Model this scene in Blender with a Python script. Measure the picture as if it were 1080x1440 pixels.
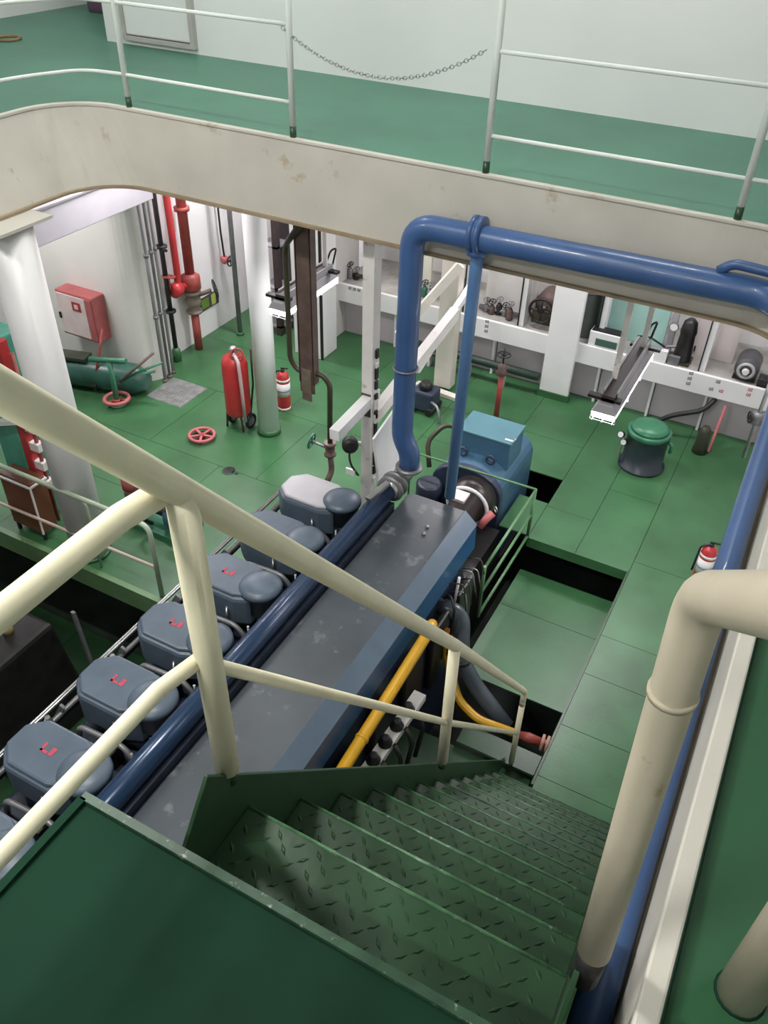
import bpy, bmesh, math, random
from mathutils import Vector, Matrix
random.seed(7)
for o in list(bpy.data.objects): bpy.data.objects.remove(o)
scene = bpy.context.scene
COL = scene.collection
PI = math.pi

# ------------------------------------------------------------------ camera
# metres; x across the engine room, y along the engine, z up, lower plating at z = 0
FPX, PITCH, ROLL, YAW, CAMZ = 1173.28, .678675, -.0336221, .470232, 5.7
fw = Vector((-math.sin(YAW)*math.cos(PITCH), math.cos(YAW)*math.cos(PITCH), -math.sin(PITCH)))
r0 = Vector((math.cos(YAW), math.sin(YAW), 0)); d0 = fw.cross(r0)
rt = math.cos(ROLL)*r0 + math.sin(ROLL)*d0
dn = -math.sin(ROLL)*r0 + math.cos(ROLL)*d0
cd = bpy.data.cameras.new('camera'); cam = bpy.data.objects.new('camera', cd); COL.objects.link(cam)
cam.matrix_world = Matrix(((rt.x, -dn.x, -fw.x, 0), (rt.y, -dn.y, -fw.y, 0), (rt.z, -dn.z, -fw.z, CAMZ), (0, 0, 0, 1)))
cd.sensor_fit = 'VERTICAL'; cd.sensor_height = 36; cd.lens = FPX/1440*36; cd.clip_start = .02
scene.camera = cam
def ray(x, y): return rt*((x-540)/FPX) + dn*((y-720)/FPX) + fw
def PZ(x, y, z):                                   # pixel on a level z
    v = ray(x, y); return v*((z-CAMZ)/v.z) + Vector((0, 0, CAMZ))
def PX(x, y, X):
    v = ray(x, y); return v*(X/v.x) + Vector((0, 0, CAMZ))
def PY(x, y, Y):
    v = ray(x, y); return v*(Y/v.y) + Vector((0, 0, CAMZ))

# ------------------------------------------------------------------ light and exposure
w = bpy.data.worlds.new('world'); scene.world = w; w.use_nodes = True
w.node_tree.nodes['Background'].inputs[0].default_value = (.75, .85, 1, 1)
w.node_tree.nodes['Background'].inputs[1].default_value = .05
vs = scene.view_settings
vs.view_transform = 'Standard'; vs.look = 'None'; vs.exposure = 0.15; vs.gamma = 1; vs.use_curve_mapping = False
def area(name, loc, sx, sy, power, col=(1, .97, 1), rot=(0, 0, 0), parent=None):
    l = bpy.data.lights.new(name, 'AREA'); l.shape = 'RECTANGLE'; l.size = sx; l.size_y = sy; l.energy = power; l.color = col
    o = bpy.data.objects.new(name, l); COL.objects.link(o); o.rotation_euler = rot
    if parent: o.parent = parent; loc = Vector(loc) - OFF[parent.name]
    o.location = loc
    return o
LAMP_POWER = 20
LOW_FILL_LAMPS = ((-6.4, 8.8, 80, 'in front of the fire main'), (-3.2, 8.6, 55, 'before the box column'), (-.9, 9.0, 42, 'over the green lidded drum'),
             (-6.3, 6.4, 60, 'beside the lilac duct'), (-8.3, 5.6, 60, 'before the fire hose box'))  # added out-of-view lamps that brighten the lower level
UP_FILL_LAMPS = ((-5.6, 6.4, 45, 'before the steel door'), (-1.6, 6.4, 45, 'above the slung chain'), (-3.2, 1.8, 150, 'above the cylinder heads'),
            (-1.9, -1.4, 120, 'above the stair landing'), (-6.6, 1.4, 90, 'above the dark machine'), (2.2, 3.0, 12, 'above the deck post'), (-8.2, 8.6, 22, 'in the locker passage'))  # added out-of-view lamps; the near ones light the rails and coaming

# ------------------------------------------------------------------ materials
MATS = {}
def mat(name, col, rough=.5, metal=0, var=.12, scale=4, bump=.0, bscale=40, col2=None, thr=None, emit=None, spec=.5, coat=0):
    if name in MATS: return MATS[name]
    m = bpy.data.materials.new(name); m.use_nodes = True
    nt = m.node_tree; b = nt.nodes['Principled BSDF']
    b.inputs['Roughness'].default_value = rough; b.inputs['Metallic'].default_value = metal
    b.inputs['Specular IOR Level'].default_value = spec
    b.inputs['Coat Weight'].default_value = coat
    tc = nt.nodes.new('ShaderNodeTexCoord')
    geo = nt.nodes.new('ShaderNodeNewGeometry')
    n = nt.nodes.new('ShaderNodeTexNoise'); n.inputs['Scale'].default_value = scale; n.inputs['Detail'].default_value = 6
    nt.links.new(geo.outputs['Position'], n.inputs['Vector'])
    ra = nt.nodes.new('ShaderNodeValToRGB')
    c = Vector(col)
    ra.color_ramp.elements[0].position = .3; ra.color_ramp.elements[1].position = .7
    ra.color_ramp.elements[0].color = (*(c*(1-var)), 1); ra.color_ramp.elements[1].color = (*[min(1, v) for v in c*(1+var)], 1)
    nt.links.new(n.outputs['Fac'], ra.inputs['Fac'])
    out = ra.outputs['Color']
    if col2:
        n2 = nt.nodes.new('ShaderNodeTexNoise'); n2.inputs['Scale'].default_value = scale*2.3; n2.inputs['Detail'].default_value = 9
        n2.inputs['Roughness'].default_value = .65
        nt.links.new(geo.outputs['Position'], n2.inputs['Vector'])
        r2 = nt.nodes.new('ShaderNodeValToRGB'); t = thr or .62
        r2.color_ramp.elements[0].position = t; r2.color_ramp.elements[1].position = min(1, t+.08)
        nt.links.new(n2.outputs['Fac'], r2.inputs['Fac'])
        mx = nt.nodes.new('ShaderNodeMix'); mx.data_type = 'RGBA'
        nt.links.new(r2.outputs['Color'], mx.inputs['Factor']); nt.links.new(out, mx.inputs[6]); mx.inputs[7].default_value = (*col2, 1)
        out = mx.outputs[2]
    nt.links.new(out, b.inputs['Base Color'])
    if bump:
        nb = nt.nodes.new('ShaderNodeTexNoise'); nb.inputs['Scale'].default_value = bscale
        nt.links.new(geo.outputs['Position'], nb.inputs['Vector'])
        bp = nt.nodes.new('ShaderNodeBump'); bp.inputs['Strength'].default_value = bump; bp.inputs['Distance'].default_value = .01
        nt.links.new(nb.outputs['Fac'], bp.inputs['Height']); nt.links.new(bp.outputs['Normal'], b.inputs['Normal'])
    if emit:
        b.inputs['Emission Color'].default_value = (1, .97, 1, 1); b.inputs['Emission Strength'].default_value = emit
    MATS[name] = m
    return m
G_FLOOR = mat('green_floor_paint', (.04, .128, .05), .36, var=.25, scale=1.6, bump=.08, bscale=30, col2=(.025, .09, .035), thr=.66)
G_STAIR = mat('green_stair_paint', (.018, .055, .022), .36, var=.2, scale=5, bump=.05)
G_DECK = mat('green_deck_paint', (.06, .185, .125), .45, var=.12, scale=1.2, bump=.04)
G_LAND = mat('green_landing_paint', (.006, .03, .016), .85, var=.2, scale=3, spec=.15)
G_MACH = mat('green_machine_paint', (.04, .17, .1), .35, var=.2, scale=6)
G_TEAL = mat('teal_paint', (.07, .3, .22), .4, var=.15, scale=5)
TEALP = mat('pale_teal_panel', (.35, .58, .52), .5, var=.06)
WHITE = mat('white_paint', (.8, .79, .79), .42, var=.04, scale=2)
WHITE2 = mat('white_worn_paint', (.74, .71, .68), .45, var=.06, scale=4, col2=(.4, .3, .2), thr=.62)
UPW = mat('white_bulkhead', (.76, .765, .76), .45, var=.03, scale=.8)
COAM = mat('coaming_beige_paint', (.55, .52, .46), .5, var=.08, scale=2, col2=(.44, .37, .28), thr=.62)
CREAM = mat('cream_rail_paint', (.76, .71, .52), .45, var=.07, scale=7)
CREAM2 = mat('cream_old_paint', (.5, .44, .34), .5, var=.1, scale=6, col2=(.36, .27, .17), thr=.63)
RAILW = mat('white_rail_paint', (.72, .76, .72), .4, var=.05)
BLUE = mat('blue_pipe_paint', (.04, .095, .24), .38, var=.15, scale=3, coat=.2)
BLUE_L = mat('light_blue_pipe_paint', (.1, .21, .42), .35, var=.1, scale=3)
BLUE_E = mat('engine_blue_paint', (.018, .085, .21), .34, var=.12, scale=3)
MOTORB = mat('motor_blue_paint', (.05, .12, .19), .42, var=.12, scale=4)
SLATE = mat('engine_cover_slate', (.058, .068, .082), .36, var=.18, scale=2.2, col2=(.14, .15, .155), thr=.58, bump=.05)
HEADM = mat('head_cover_grey_blue', (.085, .115, .155), .38, var=.14, scale=6)
HEADL = mat('head_cover_pale', (.5, .48, .52), .4, var=.08, scale=6)
DARKB = mat('engine_dark_navy', (.012, .018, .035), .4, var=.3, scale=8)
DARK = mat('dark_grease', (.012, .011, .011), .45, var=.4, scale=8)
BLACK = mat('black_rubber', (.01, .01, .011), .5, var=.2)
PIPED = mat('engine_pipe_navy', (.02, .045, .1), .22, metal=.2, var=.15, scale=4)
STEEL = mat('bare_steel', (.45, .45, .45), .3, metal=.9, var=.15, scale=12)
GREYM = mat('grey_metal', (.22, .22, .23), .4, metal=.4, var=.2, scale=8)
GREYP = mat('grey_paint', (.33, .32, .34), .5, var=.1)
BROWN = mat('brown_rusty_paint', (.11, .07, .06), .55, var=.25, scale=9, col2=(.17, .09, .05), thr=.6)
OLIVE = mat('olive_pipe_paint', (.05, .045, .025), .4, var=.2)
REDP = mat('red_paint', (.42, .03, .033), .35, var=.12, scale=6)
REDD = mat('dark_red_paint', (.3, .055, .045), .45, var=.2, scale=6)
PINK = mat('pink_worn_box_paint', (.72, .6, .58), .5, var=.08, scale=6)
PINKR = mat('faded_red_paint', (.45, .12, .12), .5, var=.15, scale=6)
YELL = mat('yellow_pipe_paint', (.62, .33, .015), .32, var=.12, scale=7)
ORAN = mat('orange_valve_paint', (.5, .17, .02), .4, var=.15, scale=7)
WHITE_SHADED = mat('shaded_white_panel', (.5, .45, .48), .5, var=.08, scale=2)  # white panels; the shade under the shelf is mixed into this colour
LABELW = mat('white_label', (.75, .74, .72), .5, var=.05)
INK = mat('dark_ink', (.06, .05, .06), .6, var=.1)
INKR = mat('red_ink', (.5, .05, .09), .6, var=.15, scale=30)
INKG = mat('green_sign_ink', (.12, .22, .03), .6, var=.1)
BROWNB = mat('brown_cabinet_paint', (.14, .05, .025), .5, var=.1)
PURPLE = mat('purple_grey_paint', (.12, .07, .11), .5, var=.1)
GLASS = mat('lit_diffuser', (.9, .9, .9), .4, emit=9)
TUBE = mat('lit_tube', (.9, .9, .9), .4, emit=14)
BILGE = mat('bilge_dark', (.02, .03, .022), .6, var=.4, scale=3)
GALV = mat('galvanised_grating', (.3, .31, .3), .45, metal=.5, var=.2, scale=10)
CHAINM = mat('chain_steel', (.4, .4, .4), .35, metal=.8, var=.1)

# ------------------------------------------------------------------ mesh builder
OFF = {}
class MB:
    def __init__(s): s.v = []; s.f = []; s.sm = []
    def add(s, vs_, fs, smooth=False):
        b = len(s.v); s.v += [Vector(v) for v in vs_]; s.f += [tuple(b+i for i in f) for f in fs]; s.sm += [smooth]*len(fs); return s
    def box(s, x0, x1, y0, y1, z0, z1):
        return s.add([(x, y, z) for z in (z0, z1) for y in (y0, y1) for x in (x0, x1)],
                     [(0, 2, 3, 1), (4, 5, 7, 6), (0, 1, 5, 4), (2, 6, 7, 3), (0, 4, 6, 2), (1, 3, 7, 5)])
    def hexa(s, p):                                # 8 points: 4 lower, 4 upper, same order around
        return s.add(p, [(3, 2, 1, 0), (4, 5, 6, 7), (0, 1, 5, 4), (1, 2, 6, 5), (2, 3, 7, 6), (3, 0, 4, 7)])
    def bar(s, a, b, wx, wz, up=(0, 0, 1)):        # rectangular bar between two points
        a = Vector(a); b = Vector(b); d = (b-a).normalized(); u = Vector(up)
        sd = d.cross(u)
        if sd.length < 1e-4: sd = d.cross(Vector((0, 1, 0)))
        sd.normalize(); u = sd.cross(d)
        q = [(-1, -1), (1, -1), (1, 1), (-1, 1)]
        return s.hexa([a+sd*i*wx/2+u*j*wz/2 for i, j in q]+[b+sd*i*wx/2+u*j*wz/2 for i, j in q])
    def tube(s, pts, r, n=14, cap=True, smooth=True, bend=0, bn=6):
        pts = [Vector(p) for p in pts]
        if bend and len(pts) > 2:
            q = [pts[0]]; R_ = r if isinstance(r, (list, tuple)) else None; rq = [R_[0]] if R_ else None
            for i in range(1, len(pts)-1):
                if R_: rq += [R_[i]]*(bn+1)
                a, b, c = pts[i-1], pts[i], pts[i+1]
                k = min(bend, (a-b).length*.49, (c-b).length*.49)
                p0 = b+(a-b).normalized()*k; p1 = b+(c-b).normalized()*k
                for t in range(bn+1):
                    t /= bn; q.append((1-t)**2*p0+2*t*(1-t)*b+t*t*p1)
            q.append(pts[-1]); pts = q
            if R_: r = rq+[R_[-1]]
        rs = r if isinstance(r, (list, tuple)) else [r]*len(pts)
        vs_ = []; ref = None
        for i, p in enumerate(pts):
            if i == 0: d = pts[1]-p
            elif i == len(pts)-1: d = p-pts[i-1]
            else: d = (pts[i+1]-p).normalized()+(p-pts[i-1]).normalized()
            d.normalize()
            if ref is None:
                ref = d.cross(Vector((0, 0, 1)))
                if ref.length < .05: ref = d.cross(Vector((0, 1, 0)))
            ref = (ref-d*ref.dot(d)).normalized(); u = d.cross(ref)
            for k in range(n):
                t = 2*PI*k/n; vs_.append(p+(ref*math.cos(t)+u*math.sin(t))*rs[i])
        fs = [(i*n+k, i*n+(k+1) % n, (i+1)*n+(k+1) % n, (i+1)*n+k) for i in range(len(pts)-1) for k in range(n)]
        s.add(vs_, fs, smooth)
        if cap:
            b = len(s.v)-len(vs_)
            s.f += [tuple(b+k for k in reversed(range(n))), tuple(b+(len(pts)-1)*n+k for k in range(n))]; s.sm += [False, False]
        return s
    def cyl(s, a, b, r, n=20): return s.tube([a, b], r, n)
    def lathe(s, base, prof, n=24, axis=(0, 0, 1), smooth=True):   # prof: (radius, distance along axis)
        base = Vector(base); ax = Vector(axis).normalized()
        e = ax.cross(Vector((0, 1, 0)))
        if e.length < .1: e = ax.cross(Vector((1, 0, 0)))
        e.normalize(); u = ax.cross(e)
        vs_ = [base+ax*h+(e*math.cos(2*PI*k/n)+u*math.sin(2*PI*k/n))*max(r, 1e-4) for r, h in prof for k in range(n)]
        fs = [(i*n+k, i*n+(k+1) % n, (i+1)*n+(k+1) % n, (i+1)*n+k) for i in range(len(prof)-1) for k in range(n)]
        b = len(s.v); s.add(vs_, fs, smooth)
        s.f += [tuple(b+k for k in reversed(range(n))), tuple(b+(len(prof)-1)*n+k for k in range(n))]; s.sm += [False, False]
        return s
    def torus(s, c, R, r, axis=(0, 0, 1), n=24, m=8, a0=0, a1=2*PI):
        c = Vector(c); ax = Vector(axis).normalized(); e = ax.cross(Vector((0, 1, 0)))
        if e.length < .1: e = ax.cross(Vector((1, 0, 0)))
        e.normalize(); u = ax.cross(e)
        vs_ = []
        for i in range(n):
            t = 2*PI*i/n; d = e*math.cos(t)+u*math.sin(t)
            for j in range(m):
                q = 2*PI*j/m; vs_.append(c+d*(R+r*math.cos(q))+ax*r*math.sin(q))
        return s.add(vs_, [(i*m+j, ((i+1) % n)*m+j, ((i+1) % n)*m+(j+1) % m, i*m+(j+1) % m) for i in range(n) for j in range(m)], True)
    def prism(s, poly, z0, z1, smooth=False):      # polygon in xy, counter-clockwise
        n = len(poly)
        return s.add([(x, y, z0) for x, y in poly]+[(x, y, z1) for x, y in poly],
                     [tuple(reversed(range(n))), tuple(range(n, 2*n))]+[(i, (i+1) % n, n+(i+1) % n, n+i) for i in range(n)], smooth)
    def extr(s, poly, axis, a0, a1):               # polygon in the plane across 'x' or 'y', extruded along it
        n = len(poly)
        f = (lambda p, t: (t, p[0], p[1])) if axis == 'x' else (lambda p, t: (p[0], t, p[1]))
        return s.add([f(p, a0) for p in poly]+[f(p, a1) for p in poly],
                     [tuple(reversed(range(n))), tuple(range(n, 2*n))]+[(i, (i+1) % n, n+(i+1) % n, n+i) for i in range(n)])
    def wheel(s, c, R, r, axis=(0, 0, 1), spokes=5, hub=.03):
        c = Vector(c); ax = Vector(axis).normalized(); s.torus(c, R, r, ax, 28, 8)
        e = ax.cross(Vector((0, 1, 0)))
        if e.length < .1: e = ax.cross(Vector((1, 0, 0)))
        e.normalize(); u = ax.cross(e)
        for k in range(spokes):
            t = 2*PI*k/spokes; s.tube([c, c+(e*math.cos(t)+u*math.sin(t))*R], r*.75, 8)
        return s.lathe(c-ax*hub*.6, [(hub, 0), (hub, hub*1.2)], 12, ax)
    def build(s, name, material, parent=None, bevel=0, kind=None, origin=None):
        off = Vector(origin) if origin is not None else (OFF[parent.name] if parent else None)
        if off is None:
            xs = [v.x for v in s.v]; ys = [v.y for v in s.v]; zs = [v.z for v in s.v]
            off = Vector(((min(xs)+max(xs))/2, (min(ys)+max(ys))/2, min(zs)))
        me = bpy.data.meshes.new(name); me.from_pydata([v-off for v in s.v], [], s.f); me.materials.append(material)
        me.polygons.foreach_set('use_smooth', s.sm)
        bm = bmesh.new(); bm.from_mesh(me); bmesh.ops.recalc_face_normals(bm, faces=bm.faces); bm.to_mesh(me); bm.free()
        o = bpy.data.objects.new(name, me); COL.objects.link(o)
        if parent: o.parent = parent
        else: o.location = off
        OFF[o.name] = off
        if bevel:
            b = o.modifiers.new('bevel', 'BEVEL'); b.width = bevel; b.segments = 2; b.limit_method = 'ANGLE'; b.angle_limit = .6
        if kind: o['kind'] = kind
        return o
def thing(name, loc, label, cat, group=None):
    o = bpy.data.objects.new(name, None); COL.objects.link(o); o.location = loc; o.empty_display_size = .1
    OFF[o.name] = Vector(loc); tag(o, label, cat, group); return o
def tag(o, label, cat, group=None):
    o['label'] = label; o['category'] = cat
    if group: o['group'] = group
    return o
def struct(o, label=None):
    o['kind'] = 'structure'
    if label: o['label'] = label
    return o
def copy_tree(o, parent=None, shift=None):
    c = o.copy(); COL.objects.link(c); c.parent = parent
    OFF[c.name] = Vector(OFF[o.name])
    if shift is not None: c.location = o.location+Vector(shift); OFF[c.name] += Vector(shift)
    for ch in o.children: copy_tree(ch, c)
    return c

# ================================================================== THE SETTING
DZ = 3.95                                          # upper deck
XL, XR, YF, YN = -5.75, .17, 5.36, -1.6            # deck opening
def opening(g=0, n=10, xl=None):                   # outline of the opening grown by g (rounded far corners), anticlockwise
    XL = -5.75 if xl is None else xl
    R = .5+g; pts = [(XL-g, YN-g), (XR+g, YN-g)]
    for k in range(n+1):
        t = PI/2*k/n; pts.append((XR+g-R+R*math.cos(t), YF+g-R+R*math.sin(t)))
    for k in range(n+1):
        t = PI/2+PI/2*k/n; pts.append((XL-g+R+R*math.cos(t), YF+g-R+R*math.sin(t)))
    return pts
def plate_with_hole(name, outer, hole, z0, z1, material):
    bm = bmesh.new(); es = []
    for loop in (outer, hole):
        vs_ = [bm.verts.new((x, y, z1)) for x, y in loop]
        es += [bm.edges.new((vs_[i], vs_[(i+1) % len(vs_)])) for i in range(len(vs_))]
    r = bmesh.ops.triangle_fill(bm, use_beauty=True, edges=es)
    fs = [f for f in bm.faces]
    ex = bmesh.ops.extrude_face_region(bm, geom=fs)
    for v in [g for g in ex['geom'] if isinstance(g, bmesh.types.BMVert)]: v.co.z = z0
    bmesh.ops.recalc_face_normals(bm, faces=bm.faces)
    me = bpy.data.meshes.new(name); bm.to_mesh(me); bm.free(); me.materials.append(material)
    o = bpy.data.objects.new(name, me); COL.objects.link(o); OFF[o.name] = Vector((0, 0, 0)); return o
outer = [(-10.6, -3), (3.2, -3), (3.2, 11), (-10.6, 11)]
struct(plate_with_hole('floor_upper_deck', outer, opening(.02), DZ-.03, DZ, G_DECK), 'green painted upper deck around the engine casing opening')
struct(plate_with_hole('ceiling_lower', outer, opening(.02), DZ-.07, DZ-.035, WHITE), 'white underside of the upper deck')
# coaming: face plate, top lip, bottom flange
def ring(mb, g0, g1, z0, z1, xb=None):
    a = opening(g0); b = opening(g1); n = len(a)
    a0 = opening(g0, xl=xb); b0 = opening(g1, xl=xb)
    vs_ = [(x, y, z0) for x, y in a0]+[(x, y, z0) for x, y in b0]+[(x, y, z1) for x, y in a]+[(x, y, z1) for x, y in b]
    fs = []
    for i in range(n):
        j = (i+1) % n
        fs += [(2*n+i, 2*n+j, 3*n+j, 3*n+i), (i, n+i, n+j, j), (i, j, 2*n+j, 2*n+i), (n+i, 3*n+i, 3*n+j, n+j)]
    return mb.add(vs_, fs)
co = ring(MB(), 0, .018, DZ-.56, DZ+.02, -5.52).build('trim_1', COAM, origin=(0, 0, 0)); struct(co, 'beige steel coaming around the deck opening')
ring(MB(), -.012, .035, DZ+.02, DZ+.045).build('coaming_lip', COAM, co, bevel=.006)
fb = MB(); _o = opening
def opening(g=0, n=10, xl=None): return _o(g, n, -5.52)
ring(fb, -.035, .05, DZ-.58, DZ-.56)
opening = _o
fb.build('coaming_flange', mat('coaming_rusty_edge', (.3, .23, .15), .55, var=.2, scale=5), co)

# lower plating: bilge bottom with floor plates laid over it
fl = MB().box(-10.6, 3.2, -3, 11, -1.5, -1.4).build('floor', BILGE, origin=(0, 0, 0)); struct(fl, 'dark bilge bottom carrying green steel floor plates')
PG = .0025
def plate(x0, x1, y0, y1, z=0, m=G_FLOOR):
    return MB().box(x0+PG, x1-PG, y0+PG, y1-PG, z-.014, z).build('floor_plate', m, fl)
# strip by the right hand wall
ys = [3.3, 4.0, 4.56, 5.19, 5.71, 6.87, 9.8]
for a, b in zip(ys, ys[1:]): plate(-.6, .17, a, b)
plate(-.6, .17, 1.5, 3.3)
# behind the pit
for a, b in ((6.7, 7.95), (7.95, 9.8)): plate(-1.17, -.6, a, b)
for a, b in ((6.7, 7.3), (7.3, 9.8)): plate(-1.69, -1.17, a, b)
for a, b in ((7.75, 8.6), (8.6, 9.8)):
    plate(-2.5, -1.69, max(a, 7.85), b); plate(-3.5, -2.5, max(a, 7.85), b)
plate(-3.5, -2.9, 6.1, 7.85); plate(-2.03, -1.69, 6.72, 7.35); plate(-3.5, -2.95, 5.4, 6.1)
# to the left of the engine
rows = ((4.06, 5.24, (-9.2, -6.62, -4.33, -3.72)), (5.24, 6.1, (-9.2, -6.9, -5.25, -3.72)), (6.1, 7.44, (-9.2, -6.3, -4.75, -3.5)), (7.44, 8.6, (-9.2, -5.25, -3.5)), (8.6, 9.8, (-9.2, -6.6, -4.7, -3.5)))
for y0, y1, xs in rows:
    for x0, x1 in zip(xs, xs[1:]): plate(x0, x1, y0, y1)
# edge girder of that platform and the pit framing
MB().box(-9.2, -3.72, 4.0, 4.06, -.2, .03).build('platform_edge', mat('platform_edge_green', (.12, .22, .1), .4, var=.15), fl)
MB().box(-.62, -.6, 3.9, 6.7, -.5, .004).build('pit_edge', G_STAIR, fl)
MB().box(-1.69, -.6, 6.68, 6.7, -.12, .002).build('pit_edge', G_FLOOR, fl)
# sunken plates in the pit
for x0, x1, y0, y1 in ((-1.69, -.63, 6.02, 6.62), (-1.69, -.63, 5.0, 6.02)): plate(x0, x1, y0, y1, -.4)
MB().box(-1.3, -.63, 4.0, 4.2, -.06, -.03).build('foot_plate', G_STAIR, fl)
# plates deep to the left of the engine
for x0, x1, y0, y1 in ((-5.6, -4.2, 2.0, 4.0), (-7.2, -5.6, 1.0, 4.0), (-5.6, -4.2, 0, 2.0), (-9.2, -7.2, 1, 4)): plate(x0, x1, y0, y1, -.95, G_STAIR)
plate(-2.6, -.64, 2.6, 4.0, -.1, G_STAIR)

# lower walls
struct(MB().box(-10.6, 3.2, 10.75, 10.9, -1.4, DZ-.07).build('wall_far', WHITE), 'white hull plating behind the machinery shelf')
struct(MB().box(-7.5, -7.38, 7.5, 10.75, -.02, DZ-.07).build('wall_left', WHITE), 'white side bulkhead with red fire pipes')
struct(MB().box(-9.4, -9.2, -3, 10.8, -1.4, DZ-.07).build('wall_left_outer', WHITE), 'white outer side plating')
wr = MB().box(.17, .3, 1.0, 10.8, -1.4, DZ-.54).build('wall_right', WHITE); struct(wr, 'white side bulkhead along the plate walkway')
struct(MB().box(-9.2, .3, -3, -2.85, -1.4, DZ-.07).build('wall_near', WHITE), 'white bulkhead behind the stairs')
# rounded white trunk with a curved corner
tr = [(-9.2, 7.12)]+[(-7.4+.3*math.sin(t*PI/16), 7.42-.3*math.cos(t*PI/16)) for t in range(9)]+[(-7.1, 7.5), (-9.2, 7.5)]
struct(MB().prism(tr, 0, DZ-.07, True).build('wall_trunk', mat('white_cream_trunk', (.8, .79, .74), .4, var=.04, scale=1.5)), 'white trunk wall with rounded corner')
for p in bpy.data.objects['wall_trunk'].data.polygons: p.use_smooth = False

# upper walls and ceiling
struct(MB().box(-7.3, 3.2, 7.5, 7.62, DZ, 7.4).build('wall_upper_far', UPW), 'white bulkhead of the upper deck')
struct(MB().box(-7.3, -7.18, 7.62, 11, DZ, 7.4).build('wall_upper_return', UPW), 'white return of the upper bulkhead')
struct(MB().box(-9.6, -9.2, -3, 11, DZ, 7.4).build('wall_upper_left', UPW), 'white side wall of the upper deck')
struct(MB().box(-9.2, -7.3, 10.8, 11, DZ, 7.4).build('wall_upper_back', UPW), 'white end wall of the upper deck passage')
struct(MB().box(3.0, 3.2, -3, 7.5, DZ, 7.4).build('wall_upper_right', UPW), 'white side wall beyond the stair landing')
struct(MB().box(-9.6, 3.2, -3.2, -3, DZ, 7.4).build('wall_upper_near', UPW), 'white wall behind the landing')
struct(MB().box(-9.6, 3.2, -3.2, 11, 7.4, 7.5).build('ceiling', WHITE), 'white ceiling over the upper deck')
# door in the upper bulkhead
d = MB().box(-6.98, -6.14, 7.455, 7.5, DZ+.1, DZ+1.95).build('door_1', UPW, bevel=.015); struct(d, 'white steel door in the upper bulkhead')
fm = MB()
fm.box(-7.02, -6.98, 7.44, 7.5, DZ+.05, DZ+2.02).box(-6.14, -6.09, 7.44, 7.5, DZ+.05, DZ+2.02).box(-6.98, -6.14, 7.44, 7.5, DZ+.05, DZ+.09).box(-6.98, -6.14, 7.44, 7.5, DZ+1.96, DZ+2.02)
fm.build('door_frame', mat('door_frame_grey', (.42, .4, .38), .5), d)
MB().tube([(-6.22, 7.455, DZ+1.0), (-6.22, 7.4, DZ+1.0), (-6.34, 7.4, DZ+1.0)], .012, 8).build('handle', STEEL, d)

struct(MB().box(.215, 3.0, -2.95, 3.6, DZ+.001, DZ+.006).build('floor_dark_overlay', mat('dark_green_overlay', (.018, .085, .034), .5, var=.12, scale=2)), 'darker green overlay on the deck beside the stair opening')  # thin overlay that makes the near deck a darker green
# landing
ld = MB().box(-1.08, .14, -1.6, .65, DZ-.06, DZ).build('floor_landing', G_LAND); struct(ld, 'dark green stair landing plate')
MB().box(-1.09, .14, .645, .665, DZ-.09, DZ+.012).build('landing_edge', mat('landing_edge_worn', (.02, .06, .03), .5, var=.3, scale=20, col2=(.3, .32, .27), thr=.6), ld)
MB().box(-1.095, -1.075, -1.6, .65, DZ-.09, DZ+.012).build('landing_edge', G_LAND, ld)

# ================================================================== STAIRS
st = thing('stair_flight', (-.42, 2.4, 0), 'steep dark green steel stair with checkered treads going down to the plates', 'stairs')
SX0, SX1 = -.87, .03
tread = None
def lugs(mb, x0, x1, y0, y1, z):
    k = 0; y = y0
    while y < y1:
        x = x0+(.03 if k % 2 else 0)
        j = 0
        while x < x1:
            a = PI/4 if (j+k) % 2 else -PI/4
            c, s_ = math.cos(a), math.sin(a)
            P = [(.019, 0, 0), (0, .006, 0), (-.019, 0, 0), (0, -.006, 0)]
            v = [(x+c*px-s_*py, y+s_*px+c*py, z) for px, py, _ in P]+[(x+(c*px-s_*py)*.4, y+(s_*px+c*py)*.4, z+.003) for px, py, _ in P]
            mb.add(v, [(0, 1, 5, 4), (1, 2, 6, 5), (2, 3, 7, 6), (3, 0, 4, 7), (4, 5, 6, 7)])
            x += .06; j += 1
        y += .03; k += 1
    return mb
base_t = MB().box(SX0, SX1, .965, .965+.0, 0, 0)
t0 = None
for i in range(12):
    z = DZ-.304*(i+1); yn = .965+.245*i
    if t0 is None:
        m = MB().box(SX0, SX1, yn-.26, yn, z-.012, z).box(SX0, SX1, yn-.008, yn, z-.045, z-.012)
        t0 = m.build('tread', G_STAIR, st); y0_, z0_ = yn, z
        g0 = lugs(MB(), SX0+.03, SX1-.03, yn-.24, yn-.015, z).build('raised_lugs', G_STAIR, t0); g0['kind'] = 'stuff'
        n0 = MB().tube([(SX0, yn-.002, z-.002), (SX1, yn-.002, z-.002)], .006, 8).build('nosing', mat('nosing_worn', (.06, .15, .07), .3, var=.5, scale=25, col2=(.32, .36, .3), thr=.6), t0)
    else:
        c = t0.copy(); COL.objects.link(c); c.parent = st; c.location = (0, yn-y0_, z-z0_)
        for ch in (g0, n0):
            e = ch.copy(); COL.objects.link(e); e.parent = c
SL = 1.247
def sz(y): return 3.85-SL*(y-.92)
for x in (-.885, .035):
    MB().extr([(.84, sz(.84)-.0), (.665, 3.72), (.665, 3.5), (3.75, sz(3.75)-.34), (3.95, .002), (4.02, .002), (4.02, sz(4.02)+.0)], 'x', x, x+.012).build('stringer', G_STAIR, st, bevel=.002)

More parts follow.
